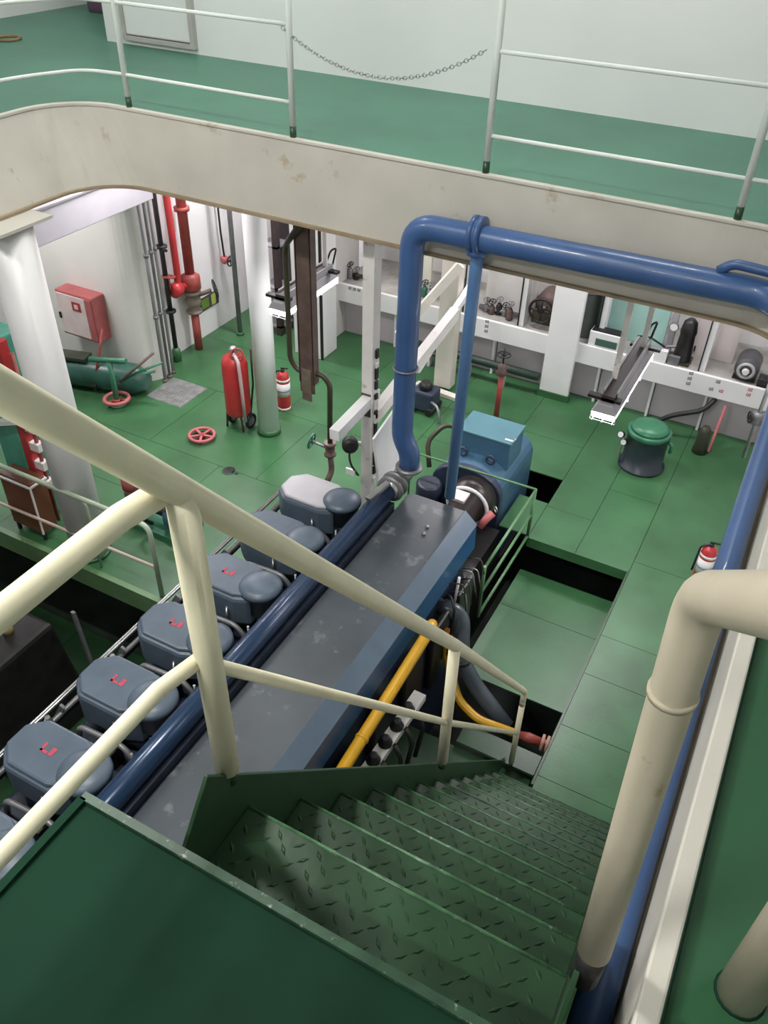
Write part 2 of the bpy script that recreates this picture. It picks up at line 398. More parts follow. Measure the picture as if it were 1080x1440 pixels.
# handrail of the stair (left) with three posts
hr = thing('stair_handrail', (-.89, .92, 3.83), 'cream painted tubular handrail on the open side of the green stair', 'handrail')
P1, P2, P3 = Vector((-.89, .915, 4.75)), Vector((-.84, 2.39, 2.93)), Vector((-.81, 3.9, 1.0))
top = MB().tube([P1+(P1-P2).normalized()*1.15, P1, P2, P3+(P2-P3)*.06, P3, P3-Vector((0, 0, .15))], [.031, .031, .029, .024, .022, .022], 18, bend=.03)
top.build('top_rail', CREAM, hr)
for (a, b, r) in ((P1, Vector((-.89, .925, 3.86)), .031), (P2, Vector((-.835, 2.39, 2.07)), .027), (P3-Vector((0, 0, .1)), Vector((-.805, 3.91, .15)), .022)):
    q = MB().tube([a, b], r, 16).build('post', CREAM, hr)
    MB().tube([b, b-Vector((0, 0, .05))], r*.75, 12).build('post_foot', G_STAIR, q)
MB().tube([(-.885, .92, 4.264), (-.84, 2.39, 2.38), (-.81, 3.9, .52)], .017, 12).build('mid_rail', CREAM, hr)
lr = thing('landing_rail', (-.93, -.3, DZ), 'two cream rails guarding the open edge of the stair landing', 'handrail')
MB().tube([(-.9, .93, 4.76), (-.93, .8, 4.752), (-.93, -1.5, 4.74)], .026, 16).build('top_rail', CREAM, lr)
MB().tube([(-.9, .94, 4.279), (-.93, .8, 4.279), (-.93, -1.5, 4.275)], .019, 14).build('mid_rail', CREAM, lr)
MB().tube([(-.93, -1.5, DZ), (-.93, -1.5, 4.75)], .026, 16).build('post', CREAM, lr)
# right hand rail post with elbow
rp = thing('elbow_rail', (.057, .87, DZ), 'thick cream rail bent down into a post beside the rusty coaming', 'handrail')
B0, T0 = Vector((.057, .87, 4.0)), PY(988, 838, .865)
MB().tube([B0, B0.lerp(T0, .5), T0+Vector((0, 0, 0)), PY(1100, 852, .64), PY(1100, 852, .64)+(PY(1100, 852, .64)-T0)*1.6], .033, 18, bend=.05).build('bent_rail', CREAM2, rp)
MB().tube([B0.lerp(T0, .80), B0.lerp(T0, .812)], .036, 18).build('weld_collar', CREAM2, rp)
MB().tube([B0, B0-Vector((0, 0, .12))], .03, 14).build('post_foot', DARK, rp)
ep = thing('deck_post', (.335, .95, DZ+.006), 'thick pale post standing on the green deck beside the coaming', 'post')
MB().tube([(.335, .95, DZ+.006), (.335, .95, DZ+1.0)], .045, 18).build('post_tube', CREAM2, ep)
MB().lathe((.335, .95, DZ+.006), [(.05, 0), (.046, .004)], 18).build('weld_ring', G_LAND, ep)

# ================================================================== UPPER DECK RAILS AND CHAIN
ur = thing('deck_railing', (-4.6, 5.42, DZ), 'white two bar railing on the coaming in front of the steel door', 'railing')
ZL, ZH = DZ+.045, DZ+.80
def stanchion(par, x, y, h):
    q = MB().tube([(x, y, ZL+.07), (x, y, ZL+h)], .023, 12).build('stanchion', RAILW, par)
    MB().tube([(x, y, ZL-.03), (x, y, ZL+.075)], .024, 12).build('stanchion_foot', G_STAIR, q); return q
YR = 5.385
pa, pb, pc, pd = PZ(159, 157, ZL), PZ(395, 200, ZL), PZ(672, 250, ZL), PZ(1032, 316, ZL)
stanchion(ur, pa.x, YR, 1.5); stanchion(ur, pb.x, YR, 1.5)
def rails(par, x0, x1, zz, r=.011):
    for z in zz: MB().tube([(x0, YR, z), (x1, YR, z)], r, 10).build('rail', RAILW, par)
zlo, zhi = PY(690, 191, YR).z, PY(700, 72, YR).z
for z in (zlo, zhi):
    MB().tube([(-5.73, 3.0, z), (-5.73, 4.8, z), (-5.5, YR-.05, z), (-5.2, YR, z), (pb.x, YR, z)], .013, 10, bend=.3).build('rail', RAILW, ur)
ur2 = thing('deck_railing', (-1.4, 5.42, DZ), 'white two bar railing on the coaming above the blue pipe', 'railing')
stanchion(ur2, pc.x, YR, 1.5); stanchion(ur2, pd.x, YR, 1.5)
rails(ur2, pc.x, .3, (zlo, zhi), .013)
ch = thing('safety_chain', (-2.8, YR, DZ+.4), 'thin steel chain slung across the gap in the white railing', 'chain')
c0, c1 = PY(396, 38, YR), PY(684, 70, YR)
pts = []
NL = 64
for i in range(NL+1):
    t = i/NL; p = c0.lerp(c1, t); p.z -= .23*4*t*(1-t)*(1 if t < .5 else 1); pts.append(p)
for i in range(NL):
    a, b = pts[i], pts[i+1]; d = (b-a); l = d.length*.66; c = (a+b)/2; d.normalize()
    s_ = Vector((0, 1, 0)) if i % 2 else d.cross(Vector((0, 1, 0))).normalized()
    q = [c+d*l*math.cos(k*PI/5)+s_*.011*math.sin(k*PI/5) for k in range(10)]
    MB().tube(q+[q[0]], .0032, 5, cap=False).build('chain_link', CHAINM, ch)
# things on the far left of the deck
rg = MB().torus(PZ(10, 54, DZ+.012), .13, .018, (0, 0, 1), 28, 8); tag(rg.build('deck_ring', mat('brass_brown', (.2, .14, .07), .45, var=.2)), 'brown ring fitting lying on the green upper deck', 'deck ring')
lk = thing('storage_locker', (-8.4, 9.0, DZ), 'purple grey steel locker in the passage of the upper deck', 'locker')
MB().box(-8.75, -7.95, 8.75, 9.4, DZ, DZ+1.0).build('body', PURPLE, lk, bevel=.01)
for x in (-8.73, -8.33): MB().box(x, x+.37, 8.73, 8.75, DZ+.04, DZ+.96).build('door', PURPLE, lk)

# ================================================================== PIPES
bp = thing('cooling_pipe', (-2.49, 5.23, 1.5), 'thick blue pipe rising from the engine and following the coaming', 'pipe')
RB = .088
e0 = PY(584, 318, 5.2)
MB().tube([(-2.42, 5.2, 1.58), (-2.42, 5.2, 1.72), (-2.5, 5.2, 1.86), (-2.49, 5.2, 3.62), (-.12, 5.2, 3.66), (.08, 4.9, 3.64)],
          RB, 22, bend=.17, bn=8).build('pipe_run', BLUE, bp)
MB().tube([(.08, 4.93, 3.64), (.095, 4.7, 3.62), (.1, 4.0, 3.54), (.1, 3.0, 3.5), (.115, .4, 3.5)], .048, 18).build('return_run', BLUE, bp)
MB().torus((-2.495, 5.2, 2.5), RB+.008, .008, (0, 0, 1), 28, 6).build('clamp_ring', GREYM, bp)
fx = PY(673, 330, 5.2)
MB().lathe((fx.x-.05, 5.2, fx.z), [(RB, 0), (RB+.035, .004), (RB+.035, .03), (RB+.02, .032), (RB+.02, .05), (RB+.035, .052), (RB+.035, .08), (RB, .084)], 24, (1, 0, 0)).build('flange', BLUE, bp)
MB().tube([(-.45, 5.2, 3.74), (-.38, 5.2, 3.8), (-.1, 5.17, 3.8), (.04, 4.9, 3.76)], .03, 12, bend=.08).build('bypass_pipe', BLUE, bp)
tp = thing('thin_pipe', (fx.x, 5.24, 1.3), 'slim light blue pipe dropping from the flange to the engine end', 'pipe')
MB().tube([(fx.x, 5.22, 3.6), (-2.02, 5.26, 3.35), (-2.055, 5.27, 1.35)], .046, 16).build('pipe_run', BLUE_L, tp)
MB().lathe((fx.x, 5.21, 3.5), [(.05, 0), (.075, .01), (.075, .05), (.05, .06)], 16).build('collar', BLUE, tp)

# ================================================================== ENGINE
en = thing('diesel_engine', (-2.6, 3.0, -.9), 'long slate blue marine diesel engine with a row of cylinder head covers', 'engine')
EY0, EY1 = .3, 5.22
MB().extr([(-3.5, -.9), (-1.75, -.9), (-1.75, .55), (-1.85, .9), (-3.4, .9), (-3.5, .75)], 'y', EY0, EY1-.1).build('block', DARKB, en, bevel=.02)
cv = MB().extr([(-2.42, .92), (-1.78, .92), (-1.76, 1.0), (-1.77, 1.2), (-1.885, 1.3), (-2.4, 1.3), (-2.42, 1.28)], 'y', EY0, EY1)
cvo = cv.build('top_cover', SLATE, en, bevel=.006)
MB().hexa([(-1.776, EY0, .95), (-1.758, EY0, .95), (-1.758, EY1-.01, .95), (-1.776, EY1-.01, .95), (-1.776, EY0, 1.198), (-1.765, EY0, 1.198), (-1.765, EY1-.01, 1.198), (-1.776, EY1-.01, 1.198)]).build('side_plate', BLUE_E, cvo)
MB().hexa([(-1.768, EY0, 1.196), (-1.764, EY0, 1.2), (-1.764, EY1, 1.2), (-1.768, EY1, 1.196), (-1.886, EY0, 1.302), (-1.884, EY0, 1.306), (-1.884, EY1, 1.306), (-1.886, EY1, 1.302)]).build('chamfer_plate', mat('chamfer_grey_blue', (.1, .145, .2), .32, var=.12, scale=3), cvo)
MB().box(-2.4, -1.9, EY1, EY1+.02, .95, 1.27).build('end_plate', BLUE_E, cvo)
for px_, py_ in ((601, 742), (596, 752)):
    p = PZ(px_, py_, 1.3); MB().lathe((p.x, p.y, 1.3), [(.015, 0), (.018, .006), (.012, .02), (.004, .024)], 10).build('cap_screw', STEEL, cvo)
# header pipe along the heads
MB().tube([(-2.52, EY0, 1.42), (-2.51, 5.0, 1.42)], .075, 20).build('header_pipe', PIPED, en)
MB().box(-2.6, -2.42, EY0, 4.95, .9, 1.36).build('pipe_trough', DARKB, en)
for y in (5.02, 5.1):
    MB().lathe((-2.505, y, 1.42), [(.08, 0), (.12, .005), (.12, .03), (.08, .035)], 20, (0, 1, 0)).build('pipe_flange', GREYM, en)
MB().tube([(-2.505, 4.98, 1.42), (-2.505, 5.2, 1.42), (-2.42, 5.2, 1.58)], .082, 16, bend=.06).build('pipe_elbow', STEEL, en)
MB().lathe((-2.42, 5.2, 1.56), [(.08, 0), (.115, .004), (.115, .025), (.08, .03)], 22).build('pipe_flange', GREYM, en)
MB().bar((-2.55, 4.72, 1.5), (-2.5, 4.98, 1.52), .05, .03).build('coupling_bolt_plate', STEEL, en)
# cylinder heads
def head_outline(grow=0):
    P = [(-3.34, -.2), (-2.98, -.2), (-2.86, -.15), (-2.86, .15), (-2.98, .2), (-3.34, .2), (-3.45, .1), (-3.45, -.1)]
    return [(x+(grow if x > -3.1 else -grow), y+(grow if y > 0 else -grow)) for x, y in P]
HY = [4.83, 4.24, 3.62, 3.0, 2.4, 1.78, 1.17]
def digits(mb, n, x, y, z):                        # red stencilled marks: short straight strokes
    mb.bar((x, y-.03, z), (x, y+.03, z), .018, .0015); mb.bar((x-.009, y-.024, z), (x+.05, y-.024, z), .018, .0015)
    mb.bar((x+.075, y-.033, z), (x+.075, y+.025, z), .03, .0015)
    return mb
def make_head(y, mtop, mark, dome_z):
    hd = MB().prism([(x, y+yy) for x, yy in head_outline()], 1.0, 1.27).build('cylinder_head', HEADM if mtop is HEADM else HEADM, en, bevel=.03)
    MB().prism([(x, y+yy) for x, yy in head_outline(-.02)], 1.265, 1.3).build('rocker_cover', mtop, hd, bevel=.02)
    MB().lathe((-2.86, y, 1.1), [(.14, 0), (.14, .17), (.165, .172), (.165, .2), (.155, .215), (.12, .232), (.06, .243), (.004, .246)], 28).build('round_cap', HEADM, hd)
    MB().prism([(x*.94-.19, y+yy*.88) for x, yy in head_outline(-.03)], .88, 1.0).build('head_base', DARKB, hd)
    MB().tube([(-3.05, y-.19, 1.16), (-3.02, y-.235, 1.12), (-3.02, y-.23, .98)], .012, 8, bend=.03).build('hook_handle', STEEL, hd)
    MB().torus((-2.76, y-.16, 1.1), .035, .006, (.3, 1, .4), 16, 6).build('lifting_ring', STEEL, hd)
    if mark: digits(MB(), 2, -3.2, y+.01, 1.3015).build('painted_number', INKR, hd)
    return hd
for i, y in enumerate(HY): make_head(y, HEADL if i == 0 else HEADM, i in (2, 3, 4, 5), 0)
# clutter between the heads and on the outboard side
for i, y in enumerate(HY[:-1]):
    ym = (y+HY[i+1])/2
    MB().tube([(-3.3, ym, .92), (-3.25, ym, 1.12), (-2.9, ym+.02, 1.12), (-2.72, ym, .95)], .02, 8, bend=.06).build('injection_pipe', GREYM, en)
    MB().lathe((-2.72, ym+.06, .95), [(.05, 0), (.05, .12), (.03, .13), (.03, .19)], 12).build('pump_body', DARK, en)
    MB().tube([(-2.68, ym-.1, .95), (-2.7, ym-.08, 1.3)], .009, 6).build('spring_rod', STEEL, en)
    MB().box(-3.05, -2.95, ym-.05, ym+.05, .9, 1.06).build('valve_block', DARK, en)
    MB().tube([(-2.66, ym+.12, 1.0), (-2.62, ym+.1, 1.2), (-2.66, ym+.02, 1.26)], .008, 6, bend=.05).build('small_pipe', REDD, en)
for x, z, r, m in ((-3.56, 1.06, .012, STEEL), (-3.61, 1.02, .012, STEEL), (-3.53, .98, .02, GREYM), (-3.58, .9, .03, DARKB)):
    MB().tube([(x, EY0, z), (x, 5.1, z)], r, 8).build('side_pipe', m, en)
for y in HY:
    for dy in (-.22, .26):
        MB().bar((-3.62, y+dy, .86), (-3.5, y+dy, 1.07), .02, .04).build('pipe_bracket', GREYM, en)
    MB().lathe((-3.5, y+.27, 1.0), [(.03, 0), (.03, .06), (.018, .07), (.018, .1)], 10).build('indicator_cock', STEEL, en)
# right flank: pump rail with black caps
a, b = PZ(582, 990, .6), PZ(512, 1092, .6)
dv = (b-a).normalized()
rl = MB().bar(a-dv*.1, b+dv*1.6, .1, .06).build('pump_rail', WHITE2, en)
for k in range(9):
    p = a+dv*(.1+.17*k); MB().lathe((p.x, p.y, .62), [(.05, 0), (.055, .03), (.035, .045), (.035, .08), (.02, .085)], 12).build('pump_cap', BLACK, rl)
    MB().tube([(p.x+.06, p.y+.03, .62), (p.x+.13, p.y+.02, .5), (p.x+.11, p.y-.05, .2)], .018, 7, bend=.05).build('hose', DARK, rl)
for k in range(5):
    y = 4.95-.5*k
    MB().box(-1.75, -1.69, y-.16, y+.16, .05, .75).build('crankcase_door', DARK, en, bevel=.02)
for i in range(7):                                  # wiring and small fittings at the far right end
    y = 5.05-.06*i; z = .95-.07*(i % 3)
    MB().tube([(-1.76, y, z), (-1.64, y+.02, z+.04), (-1.58, y-.03, z-.08-.02*i)], .006, 6, bend=.05).build('sensor_wire', STEEL if i % 2 else OLIVE, en)
MB().tube([(-1.76, 4.6, .86), (-1.7, 4.58, .95), (-1.62, 4.5, .9), (-1.62, 4.45, .4)], .012, 6, bend=.05).build('sensor_wire', BLACK, en)
MB().tube([(-1.72, 4.75, .7), (-1.7, 4.75, 1.0)], .013, 8).build('dip_stick', WHITE, en)

# yellow lubricating pipes and dark outlet pipe
yp = thing('yellow_oil_pipe', (-1.65, 3.4, .6), 'glossy yellow oil pipe running along the engine flank', 'pipe')
ya, yb = PX(608, 880, -1.64), PX(478, 1088, -1.64)
MB().tube([(-1.7, ya.y+.1, ya.z-.22), (-1.66, ya.y+.05, ya.z-.02), (-1.64, ya.y-.1, ya.z-.01), (-1.64, yb.y, yb.z), (-1.64, yb.y-1.0, yb.z-.2)], .044, 16, bend=.06).build('pipe_run', YELL, yp)
pm = ya.lerp(yb, .78); MB().lathe((-1.64, pm.y, pm.z), [(.047, 0), (.05, .004), (.05, .02), (.047, .024)], 16, (0, -1, -.1)).build('joint_sleeve', YELL, yp)
yq = thing('yellow_drain_pipe', (-1.1, 4.35, -.2), 'yellow drain pipe with rusty valve passing over the pit edge', 'pipe')
va = PY(628, 888, 4.55); vb = PZ(645, 985, .05); vc = PZ(672, 1012, .0); vd = PZ(730, 1033, -.02); ve = PZ(768, 1046, -.02)
MB().tube([va, va+Vector((.02, 0, -.3)), vb, vc, vd], .036, 12, bend=.08).build('pipe_run', YELL, yq)
MB().lathe(va-Vector((0, .03, 0)), [(.045, 0), (.06, .01), (.06, .05), (.04, .06)], 14, (.3, -.6, .6)).build('end_flange', ORAN, yq)
vl = MB().tube([vd, vd.lerp(ve, .35), vd.lerp(ve, .8)], [.03, .045, .035], 12).build('valve_body', REDD, yq)
dd = (ve-vd).normalized()
MB().lathe(vd.lerp(ve, .8), [(.03, 0), (.07, .004), (.07, .025), (.03, .03), (.03, .04), (.07, .045), (.07, .065), (.03, .07)], 16, dd).build('valve_flange', mat('rusty_pink', (.45, .25, .2), .5, var=.2), vl)
dp = thing('dark_outlet_pipe', (-1.5, 4.7, -.3), 'dark grey bent outlet pipe beside the yellow pipes', 'pipe')
qa = PZ(612, 850, .72); qb = PZ(650, 862, .7); qc = PZ(648, 925, .35); qd = PZ(668, 965, .1); qe = PZ(712, 1022, -.15)
MB().tube([qa, qb, qc, qd, qe], .072, 16, bend=.12).build('pipe_run', mat('grey_blue_pipe', (.06, .075, .095), .3, var=.15), dp)
MB().lathe(qa-Vector((.06, 0, .0)), [(.07, 0), (.11, .005), (.11, .03), (.07, .035)], 18, (1, .1, 0)).build('flange', DARK, dp)
MB().lathe((qc.x, qc.y, qc.z-.02), [(.075, 0), (.095, .005), (.095, .03), (.075, .035)], 18).build('flange', DARK, dp)

# coupling and generator
gn = thing('generator', (-2.46, 7.0, -1.4), 'blue generator with square terminal box behind the engine', 'generator')
def arch(cx, hw, z0, z1, n=12):
    return [(cx-hw, z0)]+[(cx-hw*math.cos(PI*k/n), z1-.32*hw*2+.32*hw*2*math.sin(PI*k/n)) for k in range(n+1)]+[(cx+hw, z0)]
DMB = mat('dark_motor_blue', (.03, .04, .075), .4, var=.15)
MB().extr(arch(-2.46, .385, -.7, .56), 'y', 6.84, 7.8).build('stator_frame', MOTORB, gn, bevel=.02)
MB().extr(arch(-2.46, .4, -.7, .575), 'y', 6.74, 6.84).build('end_bell', DMB, gn, bevel=.015)
MB().hexa([(-2.73, 7.07, .45), (-2.13, 7.07, .45), (-2.13, 7.48, .45), (-2.73, 7.48, .45), (-2.73, 7.07, .79), (-2.13, 7.07, .79), (-2.13, 7.48, .79), (-2.73, 7.48, .79)]).build('terminal_box', MOTORB, gn, bevel=.012)
MB().box(-2.74, -2.12, 7.06, 7.49, .785, .806).build('terminal_box_lid', mat('motor_lid_blue', (.075, .19, .23), .38, var=.08), gn, bevel=.004)
MB().box(-2.22, -2.13, 7.12, 7.145, .806, .809).build('lid_label', WHITE, gn)
MB().bar((-2.13, 7.08, .8), (-2.125, 7.2, .8), .012, .012).build('lid_edge_chip', WHITE, gn)
for x in (-2.62, -2.3): MB().torus((x, 6.98, .6), .045, .016, (0, 1, 0), 18, 8).build('lifting_eye', DMB, gn)
MB().torus((-2.33, 6.5, .3), .22, .024, (0, 1, 0), 36, 8).build('coupling_guard_ring', WHITE, gn)
MB().lathe((-2.33, 6.2, .3), [(.08, 0), (.17, .02), (.17, .28), (.25, .3), (.25, .5), (.12, .55)], 32, (0, 1, 0)).build('coupling', mat('coupling_dark', (.04, .032, .03), .35, metal=.4), gn)
MB().box(-2.46, -2.3, 6.3, 6.46, .47, .5).build('coupling_key', PINK, gn)
MB().lathe((-2.8, 6.55, .1), [(.12, 0), (.14, .03), (.14, .28), (.11, .3)], 20).build('air_filter', DARKB, gn)
MB().tube([(-2.1, 6.3, .25), (-2.06, 6.35, .33), (-2.02, 6.42, .38)], .04, 10).build('red_lever', PINKR, gn)
MB().torus((-2.0, 6.44, .42), .03, .008, (1, 1, 0), 14, 6).build('lever_ring', STEEL, gn)
MB().box(-2.7, -2.0, 5.3, 6.7, -.9, -.05).build('shaft_guard', DARK, gn)
MB().box(-2.9, -2.04, 5.4, 7.85, -1.4, -.7).build('bed_plate', DARK, gn)
MB().tube([(-2.74, 7.3, .62), (-2.95, 7.25, .7), (-3.1, 7.1, .5), (-3.0, 6.98, .25)], .028, 10, bend=.1).build('cable_loop', OLIVE, gn)

# ================================================================== PIT RAIL, LOW RAIL
pr = thing('pit_rail', (-1.69, 6.0, 0), 'thin green guard rail between the engine and the sunken pit', 'railing')
TR = .0
G_RAIL = mat('green_rail_paint', (.1, .22, .1), .35, var=.2)
for z in (.625, .315, .02):
    MB().tube([(-1.69, 6.68, z), (-1.69, 5.36, z)], .015, 8).build('rail', G_RAIL, pr)
for y in (6.68, 5.36): MB().tube([(-1.69, y, .0), (-1.69, y, .64)], .017, 8).build('post', G_RAIL, pr)
MB().tube([(-1.69, 6.68, .64), (-3.1, 6.68, .61)], .012, 8).build('rail', G_RAIL, pr)
MB().tube([(-3.1, 6.68, 0), (-3.1, 6.68, .61)], .012, 8).build('post', G_RAIL, pr)
lw = thing('platform_rail', (-5.3, 4.09, 0), 'pale green two bar rail along the platform edge beside the white pillar', 'railing')
GR2 = mat('pale_green_rail', (.45, .52, .4), .4, var=.12)
MB().tube([(-7.6, 4.09, .89), (-4.42, 4.09, .89), (-4.42, 4.09, .004)], .024, 10, bend=.12).build('top_rail', GR2, lw)
MB().tube([(-7.6, 4.13, .84), (-5.3, 4.13, .84), (-5.22, 4.13, .78), (-5.22, 4.13, .01)], .014, 8, bend=.06).build('inner_rail', GR2, lw)
MB().tube([(-7.6, 4.09, .33), (-4.42, 4.09, .39)], .016, 8).build('mid_rail', mat('pinkish_rail', (.55, .45, .38), .4, var=.15), lw)
MB().tube([(-7.5, 4.09, 0.005), (-7.5, 4.09, .89)], .02, 10).build('post', GR2, lw)

# ================================================================== PILLARS
pl = thing('round_pillar', (-5.48, 4.26, 0), 'stout white round pillar standing at the platform edge', 'pillar')
MB().cyl((-5.48, 4.26, .0), (-5.48, 4.26, 3.36), .185, 32).build('shaft', WHITE, pl)
MB().lathe((-5.48, 4.26, 0), [(.2, 0), (.2, .03), (.186, .035)], 32).build('foot', G_FLOOR, pl)
MB().box(-5.76, -5.26, 4.0, 4.52, 3.345, 3.368).build('head_plate', COAM, pl)
p2 = thing('round_pillar', (-5.17, 6.99, 0), 'slender white round pillar between the two red fire extinguishers', 'pillar')
MB().cyl((-5.17, 6.99, .0), (-5.17, 6.99, DZ-.08), .125, 28).build('shaft', WHITE, p2)
MB().lathe((-5.17, 6.99, 0), [(.145, 0), (.145, .06), (.127, .07)], 28).build('foot', G_FLOOR, p2)
hc = thing('box_column', (-3.76, 9.05, 0), 'cream square column on a bent foot bar behind the blue pipe', 'pillar')
HCM = mat('column_cream', (.66, .62, .55), .45, var=.05)
MB().box(-3.89, -3.65, 8.98, 9.15, .03, DZ-.08).build('shaft', HCM, hc, bevel=.01)
MB().bar((-4.1, 8.9, .03), (-3.45, 8.83, .03), .1, .05).build('foot_bar', HCM, hc)
g1, g2 = PY(560, 470, 8.6), PY(648, 372, 8.9)
MB().bar(g1, g2, .08, .1).build('brace', HCM, hc)
MB().bar(PX(586, 520, -3.6), PX(665, 398, -3.6), .07, .09).build('brace', WHITE, hc)
wp = thing('steel_post', (-3.0, 5.55, .5), 'rust stained white steel post beside the far engine end', 'pillar')
MB().box(-3.06, -2.965, 5.51, 5.59, .6, DZ-.08).build('web', WHITE2, wp, bevel=.004)
MB().box(-2.955, -2.945, 5.49, 5.61, .6, DZ-.08).build('flange', WHITE2, wp)
for k in range(14):
    z = 1.0+.1*k; MB().box(-2.943, -2.925, 5.53, 5.57, z, z+.05+.03*(k % 3)).build('edge_clip', DARK if k % 4 else WHITE2, wp)
MB().box(-3.06, -2.965, 5.505, 5.511, 1.72, 1.95).build('rust_patch', BROWN, wp)
wt = thing('inclined_beam', (-2.95, 6.0, 1.8), 'white square beam sloping up past the steel post', 'beam')
MB().bar(PX(470, 612, -3.0), PX(528, 552, -3.0), .09, .1).build('near_length', WHITE, wt)
MB().bar(PX(522, 590, -2.97), PX(640, 440, -2.97), .09, .12).build('far_length', WHITE2, wt)
# white sheet by the post
sh = [PX(526, 618, -2.72), PX(572, 552, -2.72), PX(578, 660, -2.72), PX(536, 700, -2.72)]
sb = MB(); sb.hexa(sh+[p+Vector((-.02, 0, 0)) for p in sh]); tag(sb.build('splash_sheet', WHITE), 'white sheet metal guard between the steel post and blue pipe', 'panel')
hb = thing('hanging_channel', (-3.72, 5.72, 1.62), 'dark brown steel channel hanging down from the deck', 'beam')
h0, h1 = PY(425, 300, 5.72), PY(437, 552, 5.72)
MB().box(h0.x-.075, h0.x+.075, 5.70, 5.72, h1.z, DZ-.075).build('web', BROWN, hb)
for s_ in (-1, 1): MB().box(h0.x+s_*.075-.008, h0.x+s_*.075+.008, 5.70, 5.78, h1.z+.1, DZ-.075).build('flange', BROWN, hb)
MB().box(h0.x-.05, h0.x+.05, 5.69, 5.70, h1.z-.08, h1.z+.25).build('end_plate', mat('rusty_plate', (.16, .12, .09), .6, var=.3, scale=12), hb)
op = thing('olive_pipe', (-3.6, 5.75, 1.1), 'dark olive bent pipe coming down to a valve above the cylinder heads', 'pipe')
k = [PY(404, 330, 5.6), PY(400, 318, 5.75), PY(401, 345, 5.75), PY(408, 505, 5.75), PY(420, 522, 5.75), PY(452, 526, 5.75), PY(464, 540, 5.75), PY(464, 622, 5.75)]
MB().tube([k[0]+Vector((.12, .0, .1))]+k[2:], .026, 12, bend=.1).build('pipe_run', OLIVE, op)
e = k[-1]
vb_ = MB().lathe(e-Vector((0, 0, .16)), [(.03, 0), (.06, .01), (.06, .03), (.035, .04), (.05, .08), (.035, .12), (.06, .13), (.06, .16)], 14).build('valve_body', BROWN, op)
MB().tube([e-Vector((0, 0, .08)), e+Vector((-.2, -.02, -.04))], .014, 8).build('valve_stem', GREYM, vb_)
MB().wheel(e+Vector((-.2, -.02, -.04)), .075, .01, (1, .1, -.2), 5, .018).build('handwheel', G_MACH, vb_)
MB().tube([e-Vector((0, 0, .14)), e-Vector((-.03, .02, .32)), e-Vector((-.02, .12, .42))], .03, 10, bend=.06).build('outlet', BROWN, op)
vm = thing('valve_motor', (-3.05, 5.5, 1.2), 'round black valve actuator on a bracket beside the steel post', 'valve')
ap = PY(492, 622, 5.5)
MB().lathe(ap, [(.05, 0), (.075, .02), (.075, .09), (.04, .12)], 16, (.5, -.8, .2)).build('housing', BLACK, vm)
MB().tube([ap, ap+Vector((.16, .06, .0))], .02, 8).build('bracket', WHITE2, vm)
MB().tube([ap, ap+Vector((.05, -.1, -.15)), ap+Vector((.12, -.05, -.3))], .01, 6, bend=.08).build('cable', BLACK, vm)
MB().box(ap.x+.0, ap.x+.1, 5.42, 5.44, ap.z-.3, ap.z-.24).build('tag_plate', WHITE, vm)

# ================================================================== LEFT SIDE FITTINGS
dct = thing('ventilation_duct', (-7.0, 5.8, 2.53), 'pale lilac ventilation duct under the deck with dark gap above', 'duct')
MB().box(-7.35, -6.6, 3.2, 7.1, 2.53, 2.87).build('casing', mat('duct_lilac', (.6, .57, .62), .5, var=.05), dct, bevel=.01)
MB().box(-6.62, -6.585, 3.2, 7.1, 2.86, 2.88).build('flange', GREYP, dct)
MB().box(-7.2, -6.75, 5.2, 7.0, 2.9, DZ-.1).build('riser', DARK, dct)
# bundle of vertical pipes at the trunk corner
for i, (px0, r, m, lab) in enumerate(((233, .022, GREYP, 'grey vertical pipe nearest the white trunk corner'), (239, .02, GREYM, 'dark grey vertical pipe in the middle of the bundle'), (244, .018, GREYP, 'pale grey vertical conduit in the bundle'))):
    p = PZ(px0, 536-6*i, 0)
    q = thing('vertical_pipe', (p.x, p.y, 0), lab, 'pipe', 'vertical pipes at the trunk corner')
    MB().cyl((p.x, p.y, 0), (p.x, p.y, DZ-.08), r, 12).build('pipe_run', m, q)
    MB().lathe((p.x, p.y, 0), [(r*2, 0), (r*2, .02), (r, .03)], 12).build('floor_collar', BROWN, q)
    for z in (.9, 1.7, 2.5): MB().lathe((p.x, p.y, z), [(r*1.5, 0), (r*1.5, .04)], 12).build('clip', GREYM, q)
p = PZ(244, 505, 0); p.x = -7.26
q = thing('black_pipe', (p.x, p.y, 0), 'black vertical pipe with a flange joint beside the bundle', 'pipe')
MB().cyl((p.x, p.y, 0), (p.x, p.y, DZ-.08), .032, 14).build('pipe_run', BLACK, q)
for z in (.72, 1.6): MB().lathe((p.x, p.y, z), [(.032, 0), (.075, .004), (.075, .03), (.032, .034)], 16).build('flange', BLACK, q)
MB().lathe((p.x, p.y, 0), [(.06, 0), (.06, .16), (.035, .2)], 14).build('foot_sleeve', G_FLOOR, q)
MB().tube([(p.x, p.y, 1.6), (p.x+.12, p.y-.05, 1.6)], .02, 8).build('branch', BLACK, q)
